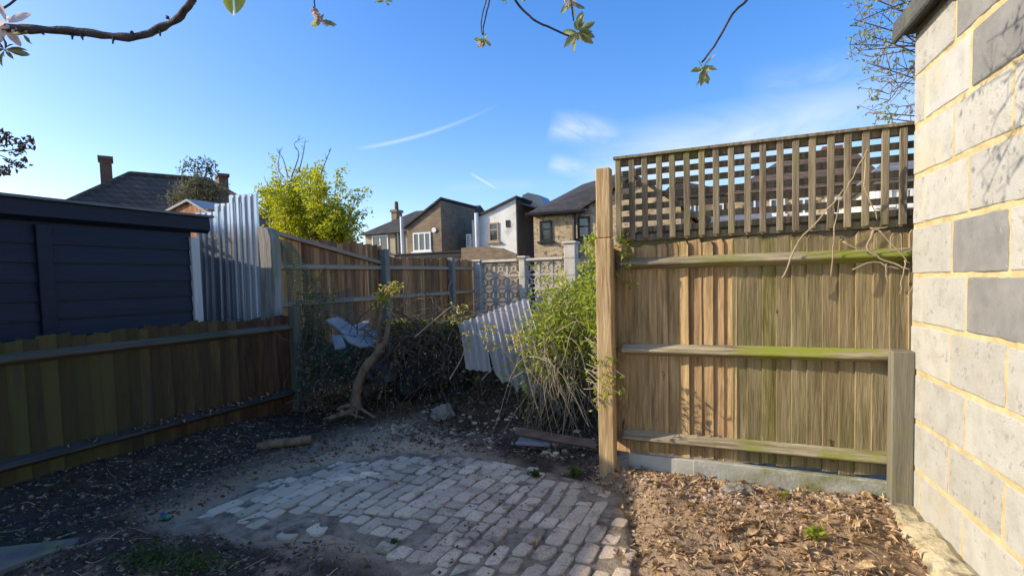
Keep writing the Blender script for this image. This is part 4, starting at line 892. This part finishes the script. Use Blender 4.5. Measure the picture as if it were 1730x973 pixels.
# one big backlit leaf hanging from the limb
mb = MB(); c = D(394, -16, 1.0); tipp = D(397, 27, 1.0)
for k, (sx, L) in enumerate(((-1, 1), (1, .93))):
    d = tipp-c; vs = []
    for t, ww in ((0, .2), (.25, .9), (.5, 1), (.75, .72), (.92, .35), (1, .03)):
        q = c+d*t*L+Vector((sx*.001, 0, 0)); vs += [q, q+Vector((sx*.011*ww, .004*ww, 0)), q+Vector((sx*.020*ww, .001, .002))]
    mb.add(vs, [(i_*3+j, i_*3+j+1, i_*3+j+4, i_*3+j+3) for i_ in range(5) for j in range(2)])
wpart('leaf', mb, 'leaf_bush', AT, True, False)

# ------------------------------------------------------------------ rubbish heap
def gz(p): return gh(p.x, p.y)
# pruned little tree
pb = D(600, 692, 5.15); Yp = 5.15
PT = thing('pruned_tree', 'crooked pruned sapling with a tuft of yellow-green leaves', 'tree', pb); wd = MB()
k0 = D(640, 590, Yp); k1 = D(648, 560, Yp)
wd.tube([p+jit(.006) for p in spline([pb, D(603, 660, Yp), D(612, 630, Yp), D(634, 600, Yp), D(643, 582, Yp)], 5)], lambda t: .055-.022*t+.004*math.sin(t*23), None, 9)
wd.tube(spline([D(636, 598, Yp), D(640, 570, Yp), D(640, 552, Yp), D(644, 530, Yp)], 4), .028, .014, 8); wd.tube(spline([D(640, 592, Yp), D(652, 572, Yp), D(656, 545, Yp), D(657, 540, Yp)], 4), .026, .02, 8)
for q in ([(644, 530), (642, 515), (645, 500), (655, 488)], [(644, 528), (650, 505), (664, 495)], [(643, 520), (635, 512), (633, 505)]): wd.tube(spline([D(*s_, Yp) for s_ in q], 4), .009, .004, 5)
for k in range(5): a_ = pb+Vector((0, 0, .05)); wd.tube(spline([a_, a_+Vector((rnd.uniform(-.15, .15), -.08, -.02)), a_+Vector((rnd.uniform(-.3, .3), -.18, -.09))], 3), .025, .01, 6)
wpart('trunk', wd, 'bark', PT, True, False)
lf = MB()
for k in range(190):
    c_ = rnd.choice([(655, 490), (664, 494), (640, 512), (652, 515), (645, 500), (668, 487), (650, 503)]); p_ = D(*c_, Yp)+jit(.055); s_ = rnd.uniform(.03, .065); lf.leaf(p_, (rdir()+Vector((0, 0, .3))).normalized(), rdir(), s_, s_*.42, .2)
wpart('crown', lf, 'leaf_yellow', PT, False, False)

def slabobj(name, corners, th, mat, label, cat, group=None):
    c = sum((Vector(q) for q in corners), Vector())/len(corners); n_ = (Vector(corners[1])-Vector(corners[0])).cross(Vector(corners[2])-Vector(corners[0])).normalized()
    mb = MB(); k = len(corners); vs = [Vector(q)-c for q in corners]; mb.add(vs+[q-n_*th for q in vs], [tuple(range(k)), tuple(range(k, 2*k))[::-1]]+[(i_, k+i_, k+(i_+1) % k, (i_+1) % k) for i_ in range(k)])
    return tag(link(name, fixn(mb.mesh(name, mat)), None, c), label, cat, group)
brd = 'broken boards dumped on the heap'
slabobj('broken_board', [D(574, 559, 5.6), D(596, 556, 5.75), D(632, 574, 5.7), D(630, 587, 5.5), D(610, 588, 5.4), D(588, 579, 5.45)], .02, 'plasterboard', 'large pale grey broken board lying on the heap', 'board', brd)
slabobj('broken_board', [D(593, 556, 5.85), D(623, 543, 6.0), D(626, 549, 5.9), D(600, 563, 5.75)], .03, 'plasterboard', 'narrow whitish board strip above the grey one', 'board', brd)
slabobj('broken_board', [D(612, 556, 5.85), D(636, 560, 5.9), D(672, 578, 5.9), D(665, 590, 5.7), D(630, 572, 5.75)], .03, 'plasterboard', 'splintered white board end behind the sapling', 'board', brd)
slabobj('broken_board', [D(550, 543, 5.75), D(570, 538, 5.85), D(598, 555, 5.85), D(582, 568, 5.7)], .03, 'plasterboard', 'long pale board sloping down under the green net', 'board', brd)
slabobj('broken_board', [D(560, 570, 5.5), D(575, 568, 5.6), D(584, 588, 5.4), D(566, 592, 5.35)], .02, 'plasterboard', 'small grey board scrap half buried in the heap', 'board', brd)
slabobj('broken_board', [D(610, 655, 5.45), D(668, 628, 5.75), D(676, 636, 5.75), D(616, 672, 5.4)], .02, 'rust_timber', 'dark plank leaning across the heap under the sapling', 'board', brd)
# crumpled plastics; the two black lumps paint in the heap's dark hollow
def crumple(name, c, sx, sy, sz, mat, label, cat, seed, rot=0):
    bm = bmesh.new(); bmesh.ops.create_icosphere(bm, subdivisions=4, radius=1)
    for v_ in bm.verts:
        q = noise.fractal(v_.co*1.7+Vector((seed, 0, 0)), .9, 2.1, 4); r_ = 1+.38*q; v_.co = Vector((v_.co.x*sx*r_, v_.co.y*sy*r_, max(-.35, v_.co.z)*sz*r_))
    me = bpy.data.meshes.new(name); bm.to_mesh(me); bm.free(); me.materials.append(MATS[mat])
    return tag(link(name, me, None, c, (0, 0, rot)), label, cat)
crumple('tarpaulin', D(655, 632, 5.75), .26, .14, .13, 'blue_plastic', 'crumpled blue-grey tarpaulin under the sapling', 'tarpaulin', 3)
crumple('dark_hollow', D(728, 655, 5.55), .42, .25, .30, 'hollow_black', 'black lump standing in for the dark hollow behind the stone', 'sack', 9)
crumple('dark_hollow', D(690, 628, 5.9), .34, .22, .26, 'hollow_black', 'black lump standing in for the dark hollow beside the blue tarpaulin', 'sack', 15)
crumple('rubble_sack', D(600, 612, 6.05), .50, .3, .26, 'net_green', 'green woven sack bulging under the broken boards', 'sack', 21)
st_ = G(750, 714); st_.z = gz(st_)+.04
o = crumple('stone', st_, .095, .075, .10, 'stone', 'rounded grey stone in front of the heap', 'stone', 33); 
lg = G(480, 756); lg.z = gz(lg)+.03
mb = MB(); mb.tube([p+jit(.008) for p in spline([(-.19, -.05, 0), (-.05, -.01, .012), (.1, .03, .01), (.2, .06, .02)], 3)], .042, .035, 7); o = tag(link('log', mb.mesh('log', 'bark', True), None, lg), 'short mossy log lying on the bare earth', 'log')
for (px, py, r_, lab) in ((588, 806, .085, 'flat broken stone slab at the top of the setts'), (622, 800, .05, 'small loose stone beside the broken slab'), (1245, 838, .06, 'pale flat stone on the sunlit leaf litter')):
    c = G(px, py); c.z = gz(c)+.012; crumple('stone', c, r_*1.5, r_, .035, 'stone' if px > 1000 else 'sett', lab, 'stone', px)
c = G(905, 752, .05); o = slabobj('slate', [c+Vector((-.16, -.03, .03)), c+Vector((.10, -.08, .02)), c+Vector((.13, .05, .06)), c+Vector((-.1, .09, .08))], .014, 'slate_grey', 'broken slate lying below the clear plastic sheet', 'slate')
c = G(960, 765, .03); o = slabobj('plank', [c+Vector((-.4, .2, .10)), c+Vector((.2, -.06, .05)), c+Vector((.2, -.0, .10)), c+Vector((-.4, .26, .14))], .02, 'rust_timber', 'rotten brown plank at the foot of the shrub', 'plank')
c = G(715, 700, .03); o = slabobj('plank', [c+Vector((-.28, .05, .06)), c+Vector((.3, -.05, .06)), c+Vector((.3, .0, .11)), c+Vector((-.28, .1, .11))], .03, 'rust_timber', 'dark rotten plank behind the grey stone', 'plank')
# green netting
def net(name, P, nu, nv, sag, label):
    """P: 4 corners tl,tr,br,bl"""
    me = MB(); c = sum(P, Vector())/4
    for j in range(nv+1):
        for i_ in range(nu+1):
            a_, b_ = i_/nu, j/nv; q = P[0].lerp(P[1], a_).lerp(P[3].lerp(P[2], a_), b_); q = q+Vector((0, 0, -sag*4*a_*(1-a_)))+.05*Vector((noise.noise(q*4), noise.noise(q*4+Vector((9, 0, 0))), noise.noise(q*5+Vector((0, 7, 0))))) ; me.v.append(tuple(q-c))
    me.f = [(j*(nu+1)+i_, j*(nu+1)+i_+1, (j+1)*(nu+1)+i_+1, (j+1)*(nu+1)+i_) for j in range(nv) for i_ in range(nu)]
    o = link(name, me.mesh(name, 'net_green'), None, c); m_ = o.modifiers.new('strands', 'WIREFRAME'); m_.thickness = .007; m_.use_even_offset = False
    return tag(o, label, 'net', 'green garden netting')
net('garden_net', [D(478, 408, 5.75), D(492, 412, 5.9), D(560, 520, 6.1), D(490, 540, 5.7)], 16, 30, .0, 'green garden netting hanging from the timber post')
net('garden_net', [D(515, 492, 6.5), D(592, 490, 6.7), D(612, 560, 6.4), D(500, 575, 6.0)], 30, 24, .03, 'green garden netting draped over the heap below the rail')
net('garden_net', [D(500, 560, 5.8), D(580, 590, 5.75), D(590, 660, 5.5), D(505, 670, 5.4)], 26, 24, .02, 'torn green netting tangled low beside the sapling')
# tangle of dead stems
def tangle(name, zone, n, L, r, mat, seed, up=.3):
    mb = MB(); r_ = random.Random(seed)
    for k in range(n):
        px, py, Y = zone(r_); p = D(px, py, Y); p.z = max(p.z, gz(p)+.01); d = rdir()+Vector((0, -.2, up)); pts = [p]
        for s_ in range(6):
            d = (d.normalized()+jit(.42)+Vector((0, -.02, -.16))).normalized(); q = pts[-1]+d*L*rnd.uniform(.5, 1.2)/6; q.z = max(q.z, gh(q.x, q.y)+.006); pts.append(q)
        mb.tube(pts, r*rnd.uniform(.5, 1.2), r*.4, 4, False)
    return mb
hpz = thing('bramble_heap', 'tangled heap of dead bramble stems behind the setts', 'brambles', G(650, 690))
wpart('stem', tangle('stem', lambda r_: (r_.uniform(500, 1010), r_.uniform(570, 700), r_.uniform(5.4, 6.2)), 420, .85, .007, 'twig_dark', 1), 'twig_dark', hpz, True, False)
wpart('stem', tangle('stem', lambda r_: (r_.uniform(660, 800), r_.uniform(545, 620), r_.uniform(5.5, 6.2)), 210, .8, .006, 'twig', 2), 'twig_dark', hpz, True, False)
wpart('stem', tangle('stem', lambda r_: (r_.uniform(640, 790), r_.uniform(535, 600), r_.uniform(5.5, 6.2)), 150, .8, .006, 'twig', 5), 'twig', hpz, True, False)
wpart('stem', tangle('stem', lambda r_: (r_.uniform(500, 620), r_.uniform(620, 700), r_.uniform(5.4, 5.9)), 40, .45, .012, 'twig_dark', 6), 'bark', hpz, True, False)
lf = MB(); Rz = random.Random(8)
for k in range(2600):
    px = Rz.uniform(640, 800); py = 545+abs(Rz.gauss(0, 18)); p_ = D(px, py, Rz.uniform(5.7, 6.3)); s_ = Rz.uniform(.02, .05); lf.leaf(p_, rdir(), (rdir()+Vector((0, 0, .8))).normalized(), s_, s_*.55, .2)
for k in range(1600):
    px = Rz.uniform(505, 1000); py = Rz.uniform(590, 730); p_ = D(px, py, Rz.uniform(5.0, 5.8)); p_.z = max(p_.z, gz(p_)+.01)
    s_ = Rz.uniform(.015, .05); lf.leaf(p_, rdir(), (rdir()+Vector((0, 0, .8))).normalized(), s_, s_*.5, .3)
wpart('leaf', lf, 'leaf_green', hpz, False, False)
lf = MB()
for k in range(420):
    px = Rz.uniform(650, 790); py = 540+abs(Rz.gauss(0, 13)); p_ = D(px, py, Rz.uniform(5.9, 6.35)); s_ = Rz.uniform(.025, .055); lf.leaf(p_, rdir(), (rdir()+Vector((-.4, 0, .8))).normalized(), s_, s_*.5, .2)
wpart('sunlit_leaf', lf, 'leaf_bush', hpz, False, False)['kind'] = 'stuff'  # bright leaf colour stands in for sunlight on the bramble tops
# ivy on the end of the low fence and the net
iv = thing('ivy', 'dark ivy and weeds climbing between the low fence end and the netting', 'ivy', G(515, 700)); lf = MB(); wd = MB()
for k in range(46):
    x0 = Rz.uniform(496, 545); pp = spline([D(x0, Rz.uniform(650, 700), 5.55), D(x0+Rz.uniform(-18, 18), 590, 5.75), D(Rz.uniform(486, 560), Rz.uniform(440, 570), 5.9)], 5); wd.tube([q+jit(.01) for q in pp], .006, .003, 4, False)
    for q in range(26): s_ = Rz.uniform(.02, .05); lf.leaf(pp[Rz.randint(2, 10)]+jit(.07), rdir(), rdir(), s_, s_*.7, .2)
wpart('stem', wd, 'twig', iv, True, False); wpart('foliage', lf, 'leaf_green', iv, False, False)
dl = MB()
for k in range(2600):
    px = Rz.uniform(500, 1015); py = Rz.uniform(585, 720); p_ = D(px, py, Rz.uniform(5.0, 6.1)); p_.z = max(p_.z, gz(p_)+.01)
    s_ = Rz.uniform(.02, .06); dl.leaf(p_, rdir(), rdir(), s_, s_*.5, .3)
wpart('dead_leaf', dl, 'dark_litter', hpz, False, False)

# clear corrugated sheet slumped over the brambles
def sheetpt(a, b):
    """a across the ridges, b down the slope"""
    top = D(776, 546, 5.2).lerp(D(893, 502, 5.6), a); mid = D(783, 578, 4.95).lerp(D(903, 548, 5.15), a)
    bot = D(788, 624, 4.9).lerp(D(832, 628, 4.88), a/.32) if a < .32 else D(834, 640, 4.85).lerp(D(955, 712, 4.72), (a-.32)/.68)
    return (1-b)**2*top+2*b*(1-b)*(mid*1.5-top*.25-bot*.25)+b*b*bot
PS = MB(); NA, NB = 96, 16
for j in range(NB+1):
    for i_ in range(NA+1):
        a_, b_ = i_/NA, j/NB
        if .30 < a_ < .345: b_ *= .62+.38*abs((a_-.322)/.023)      # torn slot
        q = sheetpt(a_, b_*(1 if a_ < .32 else 1-.06*abs(math.sin(a_*23)))); nrm = Vector((-.3, -.8, .5)).normalized()
        PS.v.append(tuple(q+nrm*.016*math.cos(a_*2*math.pi*12)+jit(.0015)+nrm*.02*noise.noise(Vector((a_*5, b_*3, 0)))))
PS.f = [(j*(NA+1)+i_, j*(NA+1)+i_+1, (j+1)*(NA+1)+i_+1, (j+1)*(NA+1)+i_) for j in range(NB) for i_ in range(NA)]
cen = Vector(sheetpt(.5, .5)); PS.v = [tuple(Vector(q)-cen) for q in PS.v]
o = tag(link('plastic_sheet', PS.mesh('plastic_sheet', 'clear_plastic', True), None, cen), 'grimy clear corrugated plastic sheet slumped over the brambles', 'plastic sheet')

# leafy shrub by the post
sb = G(975, 735); SB = thing('leafy_shrub', 'sunlit yellow-green shrub with arching stems by the timber gatepost', 'shrub', sb); wd = MB(); lf = MB(); lf2 = MB()
Rs = random.Random(12)
for k in range(120):
    b0 = sb+Vector((Rs.uniform(-.5, .25), Rs.uniform(-.1, .6), 0)); b0.z = gz(b0)
    px = Rs.uniform(892, 1016); tip = D(px, Rs.uniform(466, 600)+(18 if px < 930 else 0), Rs.uniform(4.5, 5.6)); mid = b0.lerp(tip, .55)+Vector((Rs.uniform(-.15, .15), Rs.uniform(-.25, .05), Rs.uniform(0, .2)))
    pp = spline([b0, mid, tip], 6); wd.tube([q+jit(.004) for q in pp], .006, .0025, 4, False)
    for q in range(34):
        p_ = pp[Rs.randint(6, 12)]+jit(.12); s_ = Rs.uniform(.03, .08); lf.leaf(p_, (rdir()+Vector((0, 0, .4))).normalized(), (rdir()+Vector((-.4, 0, .6))).normalized(), s_, s_*.45, .2)
    for q in range(8):
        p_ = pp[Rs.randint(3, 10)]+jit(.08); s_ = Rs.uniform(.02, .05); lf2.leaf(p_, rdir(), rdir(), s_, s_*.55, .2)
wd2 = MB()
for k in range(46):      # arching bare stems hanging forward
    p0_ = D(Rs.uniform(890, 1010), Rs.uniform(560, 640), Rs.uniform(4.3, 4.8)); p1_ = p0_+Vector((Rs.uniform(-.25, .25), Rs.uniform(-.3, -.05), Rs.uniform(-.1, .12))); p2_ = p1_+Vector((Rs.uniform(-.25, .3), Rs.uniform(-.15, .05), -Rs.uniform(.25, .55)))
    p2_.z = max(p2_.z, gz(p2_)); wd2.tube([q+jit(.006) for q in spline([p0_, p1_, p2_], 5)], .0045, .002, 4, False)
for pxs in ([(865, 640), (895, 622), (945, 606)], [(880, 590), (905, 630), (945, 655), (985, 690)], [(900, 570), (918, 630), (935, 700), (945, 730)], [(925, 550), (945, 605), (975, 660), (995, 720)], [(960, 640), (955, 690), (950, 740)], [(905, 640), (900, 700)], [(850, 590), (880, 625), (930, 650)]):
    wd2.tube(spline([D(*q, 4.35) for q in pxs], 5), .0055, .003, 5, False)
for (px, py, n_) in ((884, 655, 9), (903, 668, 5), (903, 690, 3), (880, 700, 3)):
    for k in range(n_): s_ = .05; lf.leaf(D(px, py, 4.35)+jit(.04), rdir(), rdir(), s_, s_*.4, .2)
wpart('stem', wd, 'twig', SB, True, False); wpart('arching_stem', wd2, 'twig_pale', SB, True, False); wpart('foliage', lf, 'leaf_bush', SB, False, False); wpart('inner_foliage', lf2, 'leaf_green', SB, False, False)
# climber on the post
cl = thing('climber', 'green leafy climber spilling round the timber gatepost', 'climber', G(1030, 700)); wd = MB(); lf = MB()
for k in range(26):
    p0_ = D(Rs.uniform(985, 1015), Rs.uniform(560, 680), Rs.uniform(3.75, 4.1)); p1_ = p0_+Vector((Rs.uniform(.0, .2), Rs.uniform(-.25, 0), Rs.uniform(-.1, .1))); p2_ = D(Rs.uniform(1000, 1062), Rs.uniform(600, 690), Rs.uniform(3.45, 3.62))
    pp = spline([p0_, p1_.lerp(p2_, .3), p2_], 5); wd.tube(pp, .0035, .002, 4, False)
    for q in range(9): s_ = Rs.uniform(.025, .05); lf.leaf(pp[Rs.randint(3, 10)]+jit(.03), rdir(), rdir(), s_, s_*.5, .2)
for k in range(22):
    p2_ = FP(Rs.uniform(1046, 1072), Rs.uniform(400, 480), Rs.uniform(.05, .15))
    for q in range(6): s_ = Rs.uniform(.02, .042); lf.leaf(p2_+jit(.03), rdir(), rdir(), s_, s_*.5, .2)
    wd.tube([FP(1052, 410, .06), p2_], .003, .002, 4, False)
for k in range(64):
    p2_ = D(Rs.uniform(985, 1018), Rs.uniform(400, 560), Rs.uniform(4.0, 4.3))
    for q in range(7): s_ = Rs.uniform(.03, .065); lf.leaf(p2_+jit(.05), rdir(), rdir(), s_, s_*.5, .2)
wd.tube(spline([D(1010, 690, 4.1), D(1012, 560, 4.12), D(1006, 410, 4.1)], 6), .008, .005, 5)
wpart('stem', wd, 'twig_pale', cl, True, False); wpart('foliage', lf, 'leaf_bush', cl, False, False)
# bramble shoot with bright leaves against the plastic
bs = thing('bramble_shoot', 'bramble shoots with yellow-green leaves beside the clear plastic sheet', 'brambles', G(800, 700)); wd = MB(); lf = MB()
for pxs in ([(760, 640), (782, 600), (790, 560), (775, 525)], [(785, 560), (797, 545), (800, 530)], [(700, 570), (735, 540), (765, 517), (775, 522)], [(740, 545), (790, 535), (820, 530)], [(815, 640), (836, 618), (850, 600), (862, 575)]):
    wd.tube(spline([D(*q, 4.95) for q in pxs], 5), .007, .004, 5, False)
for (px, py, n_, Y) in ((775, 525, 22, 4.95), (783, 575, 16, 4.9), (822, 560, 26, 4.75), (832, 580, 12, 4.7), (872, 575, 36, 4.5), (880, 555, 16, 4.6), (760, 540, 14, 5.0)):
    for k in range(n_): s_ = rnd.uniform(.03, .07); lf.leaf(D(px, py, Y)+jit(.07), (rdir()+Vector((0, 0, .3))).normalized(), (rdir()+Vector((-.5, -.4, .3))).normalized(), s_, s_*.4, .2)
wpart('stem', wd, 'twig_pale', bs, True, False); wpart('foliage', lf, 'leaf_yellow', bs, False, False)

# ------------------------------------------------------------------ litter, pebbles, weeds
def on(u0, u1, v0, v1, cond=None):
    while True:
        p = W(rnd.uniform(u0, u1), rnd.uniform(v0, v1))
        if p.y < 1.2 or p.y > 6.4: continue
        if cond and not cond(p): continue
        p.z = gh(p.x, p.y); return p
mb = MB()
for k in range(6500):
    p = on(-1.02, .95, 1.1, 3.68, lambda q: noise.noise(Vector((q.x*4, q.y*4, 3)))+.5*noise.noise(Vector((q.x*11, q.y*11, 3))) > rnd.uniform(-.55, .35)); s_ = rnd.uniform(.012, .05)*(2.0 if rnd.random() < .14 else 1); d = rdir(); d.z = abs(d.z)*.45
    mb.leaf(p+Vector((0, 0, .003)), d, (rdir()*.5+Vector((0, 0, 1))).normalized(), s_, s_*rnd.uniform(.25, .7), rnd.uniform(.1, .5))
o = tag(link('leaf_litter', mb.mesh('leaf_litter', 'dry_leaf')), 'dry brown leaves and wood chips on the sunlit soil', 'leaf litter', kind='stuff')
mb = MB()
def litter_zone(q):
    pd = pdist(q.x, q.y); return pd > .10 or (pd > 0 and rnd.random() < .2)
for k in range(7000):
    p = on(-4.4, -1.0, 1.0, 5.4, litter_zone); s_ = rnd.uniform(.010, .036); d = rdir(); d.z = abs(d.z)*.4
    mb.leaf(p+Vector((0, 0, .003)), d, (rdir()*.6+Vector((0, 0, 1))).normalized(), s_, s_*rnd.uniform(.25, .8), rnd.uniform(.1, .5))
o = tag(link('leaf_litter', mb.mesh('leaf_litter', 'dark_litter')), 'dark rotting leaf litter on the shaded soil', 'leaf litter', kind='stuff')
def pebbles(name, n, gen, smin, smax, mat, label, cat, flat=.7, kind='stuff'):
    mb = MB(); base = []
    for q in range(5):
        bm = bmesh.new(); bmesh.ops.create_icosphere(bm, subdivisions=1, radius=1); bm.verts.index_update()
        r_ = random.Random(q); vs = [v_.co*(1+r_.uniform(-.4, .3)) for v_ in bm.verts]; base.append((vs, [tuple(v_.index for v_ in f.verts) for f in bm.faces])); bm.free()
    for k in range(n):
        p = gen(); vs, fs = rnd.choice(base); p = p+Vector((0, 0, -smin*.3)); s_ = smin+(smax-smin)*rnd.random()**2.5; m_ = Euler((rnd.uniform(-.3, .3), rnd.uniform(-.3, .3), rnd.uniform(0, 6.28))).to_matrix() @ Matrix.Diagonal((s_*rnd.uniform(.8, 1.4), s_, s_*flat)); mb.add([m_ @ v_+p for v_ in vs], fs)
    return tag(link(name, mb.mesh(name, mat, True)), label, cat, kind=kind)
pebbles('gravel', 900, lambda: on(-.95, .75, 3.25, 3.68), .006, .022, 'pebble', 'pinkish gravel along the foot of the sunlit fence', 'gravel')
pebbles('soil_clods', 2600, lambda: on(-4.4, -1.0, 1.0, 5.2, litter_zone), .005, .032, 'soil', 'dark soil clods banked along the shaded fence', 'soil')
pebbles('grit', 1000, lambda: on(-4.1, -.2, 1.3, 4.7), .003, .011, 'stone', 'pale grit and chippings strewn over the paving', 'grit')
pebbles('sunny_clods', 900, lambda: on(-1.0, .9, 1.1, 3.6), .005, .024, 'soil', 'brown crumbs of soil on the sunlit bed', 'soil')
pebbles('rubble', 260, lambda: on(-3.2, -1.0, 3.75, 4.6), .01, .035, 'sett', 'small broken stones along the far edge of the setts', 'rubble')
mb = MB()
for k in range(420):
    p = on(-4.3, .9, 1.1, 5.0, lambda q: pdist(q.x, q.y) > .03); d = rdir(); d.z *= .15; L = rnd.uniform(.05, .2); m_ = p+d*L*.5+jit(.02)
    pts = [p+Vector((0, 0, .008)), m_, p+d*L+jit(.02)]
    for q in pts[1:]: q.z = gh(q.x, q.y)+rnd.uniform(.006, .02)
    mb.tube(spline(pts, 2), rnd.uniform(.0015, .004), .001, 4, False)
o = tag(link('twigs', mb.mesh('twigs', 'twig_pale', True)), 'fallen pale twigs scattered on the soil', 'twigs', kind='stuff')
def weed(name, px, py, n, size, hgt, label, mat='moss_weed', sp=.05, cat='weed'):
    c = G(px, py); c.z = gz(c)+.0; mb = MB()
    for k in range(n):
        b0 = Vector((rnd.gauss(0, sp), rnd.gauss(0, sp*.7), 0)); b0.z = gh(c.x+b0.x, c.y+b0.y)-c.z; s_ = size*rnd.uniform(.6, 1.3)
        if n <= 80: b0 = b0*.35; mb.tube([Vector((0, 0, -.01)), b0*.6+Vector((0, 0, hgt*.6)), b0+Vector((0, 0, hgt))], .002, .0015, 3, False); b0.z = 0
        mb.leaf(b0+Vector((0, 0, hgt if n <= 80 else rnd.uniform(0, hgt))), (rdir()+Vector((0, 0, .6))).normalized(), rdir(), s_, s_*.55, .25)
    return tag(link(name, mb.mesh(name, mat), None, c), label, cat, kind='stuff' if n > 80 else None)
weed('weed', 262, 955, 330, .022, .04, 'mossy weed clump at the edge of the dark litter', sp=.10)
weed('weed', 335, 960, 260, .024, .05, 'feathery weed clump beside the mossy one', sp=.08)
weed('weed', 90, 912, 90, .016, .02, 'thin green weeds by the concrete slab', sp=.10)
weed('weed', 903, 806, 26, .045, .05, 'round-leaved green weed behind the setts', 'leaf_green', .035)
weed('weed', 968, 798, 26, .04, .04, 'small green weed near the gatepost', 'leaf_green', .05)
weed('weed', 664, 914, 36, .022, .03, 'tiny dark weed growing between the setts', 'moss_weed', .02)
weed('weed', 1378, 925, 34, .04, .04, 'bright green seedling in the sunlit leaf litter', 'leaf_bush', .05)
weed('weed', 1325, 850, 16, .03, .03, 'small seedling near the gravel board', 'leaf_bush', .02)
weed('weed', 690, 688, 120, .05, .06, 'grassy tuft in the shade behind the stone', 'moss_weed', .12)
cs_ = G(20, 958); mb = MB(); r_ = [(-.30, -.22), (.02, -.25), (.10, -.08), (.23, .10), (.20, .17), (.02, .12), (-.3, .05)]
mb.prism(r_, -.03, .055, lambda a, b, d: (a, b, d)); o = tag(link('concrete_slab', bevel(fixn(mb.mesh('concrete_slab', 'concrete')), .01), None, Vector((cs_.x, cs_.y, gz(cs_)-.025))), 'mossy broken concrete slab in the dark soil', 'slab')
bo = G(282, 874); bo.z = gz(bo)+.018; BTt = thing('bottle', 'small green plastic bottle with blue cap on the litter', 'bottle', bo, R(-38))
mb = MB(); pr = [(-.05, .002), (-.049, .014), (-.01, .016), (.02, .014), (.03, .007), (.042, .007)]; pts = [(a, 0, 0) for a, _ in pr]
for i_, (a, r_) in enumerate(pr):
    for k in range(10): mb.v.append((a, r_*math.cos(k*.6283), r_*math.sin(k*.6283)))
mb.f = [(i_*10+k, i_*10+(k+1) % 10, (i_+1)*10+(k+1) % 10, (i_+1)*10+k) for i_ in range(5) for k in range(10)]
link('body', fixn(mb.mesh('body', 'bottle_green', True)), BTt); link('cap', MB().tube([(-.062, 0, 0), (-.045, 0, 0)], .015, .015, 10).mesh('cap', 'bottle_blue'), BTt)

mb = MB()
for k in range(2200):
    p = on(-2.9, -.9, 3.7, 4.8); s_ = rnd.uniform(.012, .045); d = rdir(); d.z = abs(d.z)*.4
    mb.leaf(p+Vector((0, 0, .003)), d, (rdir()*.6+Vector((0, 0, 1))).normalized(), s_, s_*rnd.uniform(.25, .8), rnd.uniform(.1, .5))
o = tag(link('leaf_litter', mb.mesh('leaf_litter', 'dark_litter')), 'dead leaves strewn between the setts and the bramble heap', 'leaf litter', kind='stuff')
mb = MB()
for k in range(420):
    p = on(-4.0, -.9, 1.3, 4.3, lambda q: pdist(q.x, q.y) < -.02 and noise.noise(Vector((q.x*2.3, q.y*2.3, 8))) > rnd.uniform(-.5, .4)); p.z = .006; s_ = rnd.uniform(.008, .032); d = rdir(); d.z = abs(d.z)*.3
    mb.leaf(p, d, (rdir()*.5+Vector((0, 0, 1))).normalized(), s_, s_*rnd.uniform(.2, .7), rnd.uniform(.1, .5))
o = tag(link('leaf_litter', mb.mesh('leaf_litter', 'dark_litter')), 'scraps of dead leaf blown across the stone setts', 'leaf litter', kind='stuff')
mb = MB()
for k in range(1500):
    p = on(-4.0, -.9, 1.3, 4.3, lambda q: pdist(q.x, q.y) < .03 and noise.noise(Vector((q.x*1.7, q.y*1.7, 21))) > rnd.uniform(.0, .45)); p.z = -.004; s_ = rnd.uniform(.004, .011); d = rdir(); d.z = abs(d.z)
    mb.leaf(p, d, rdir(), s_, s_*.6, .2)
o = tag(link('moss', mb.mesh('moss', 'moss_weed')), 'thin moss in the joints between the setts', 'moss', kind='stuff')
# more bits on the shaded soil
pebbles('soil_clods', 3200, lambda: on(-4.4, -1.9, .9, 3.6, litter_zone), .004, .022, 'dark_litter', 'crumbly dark soil and bark bits near the concrete slab', 'soil')
print('objects', len(bpy.data.objects))
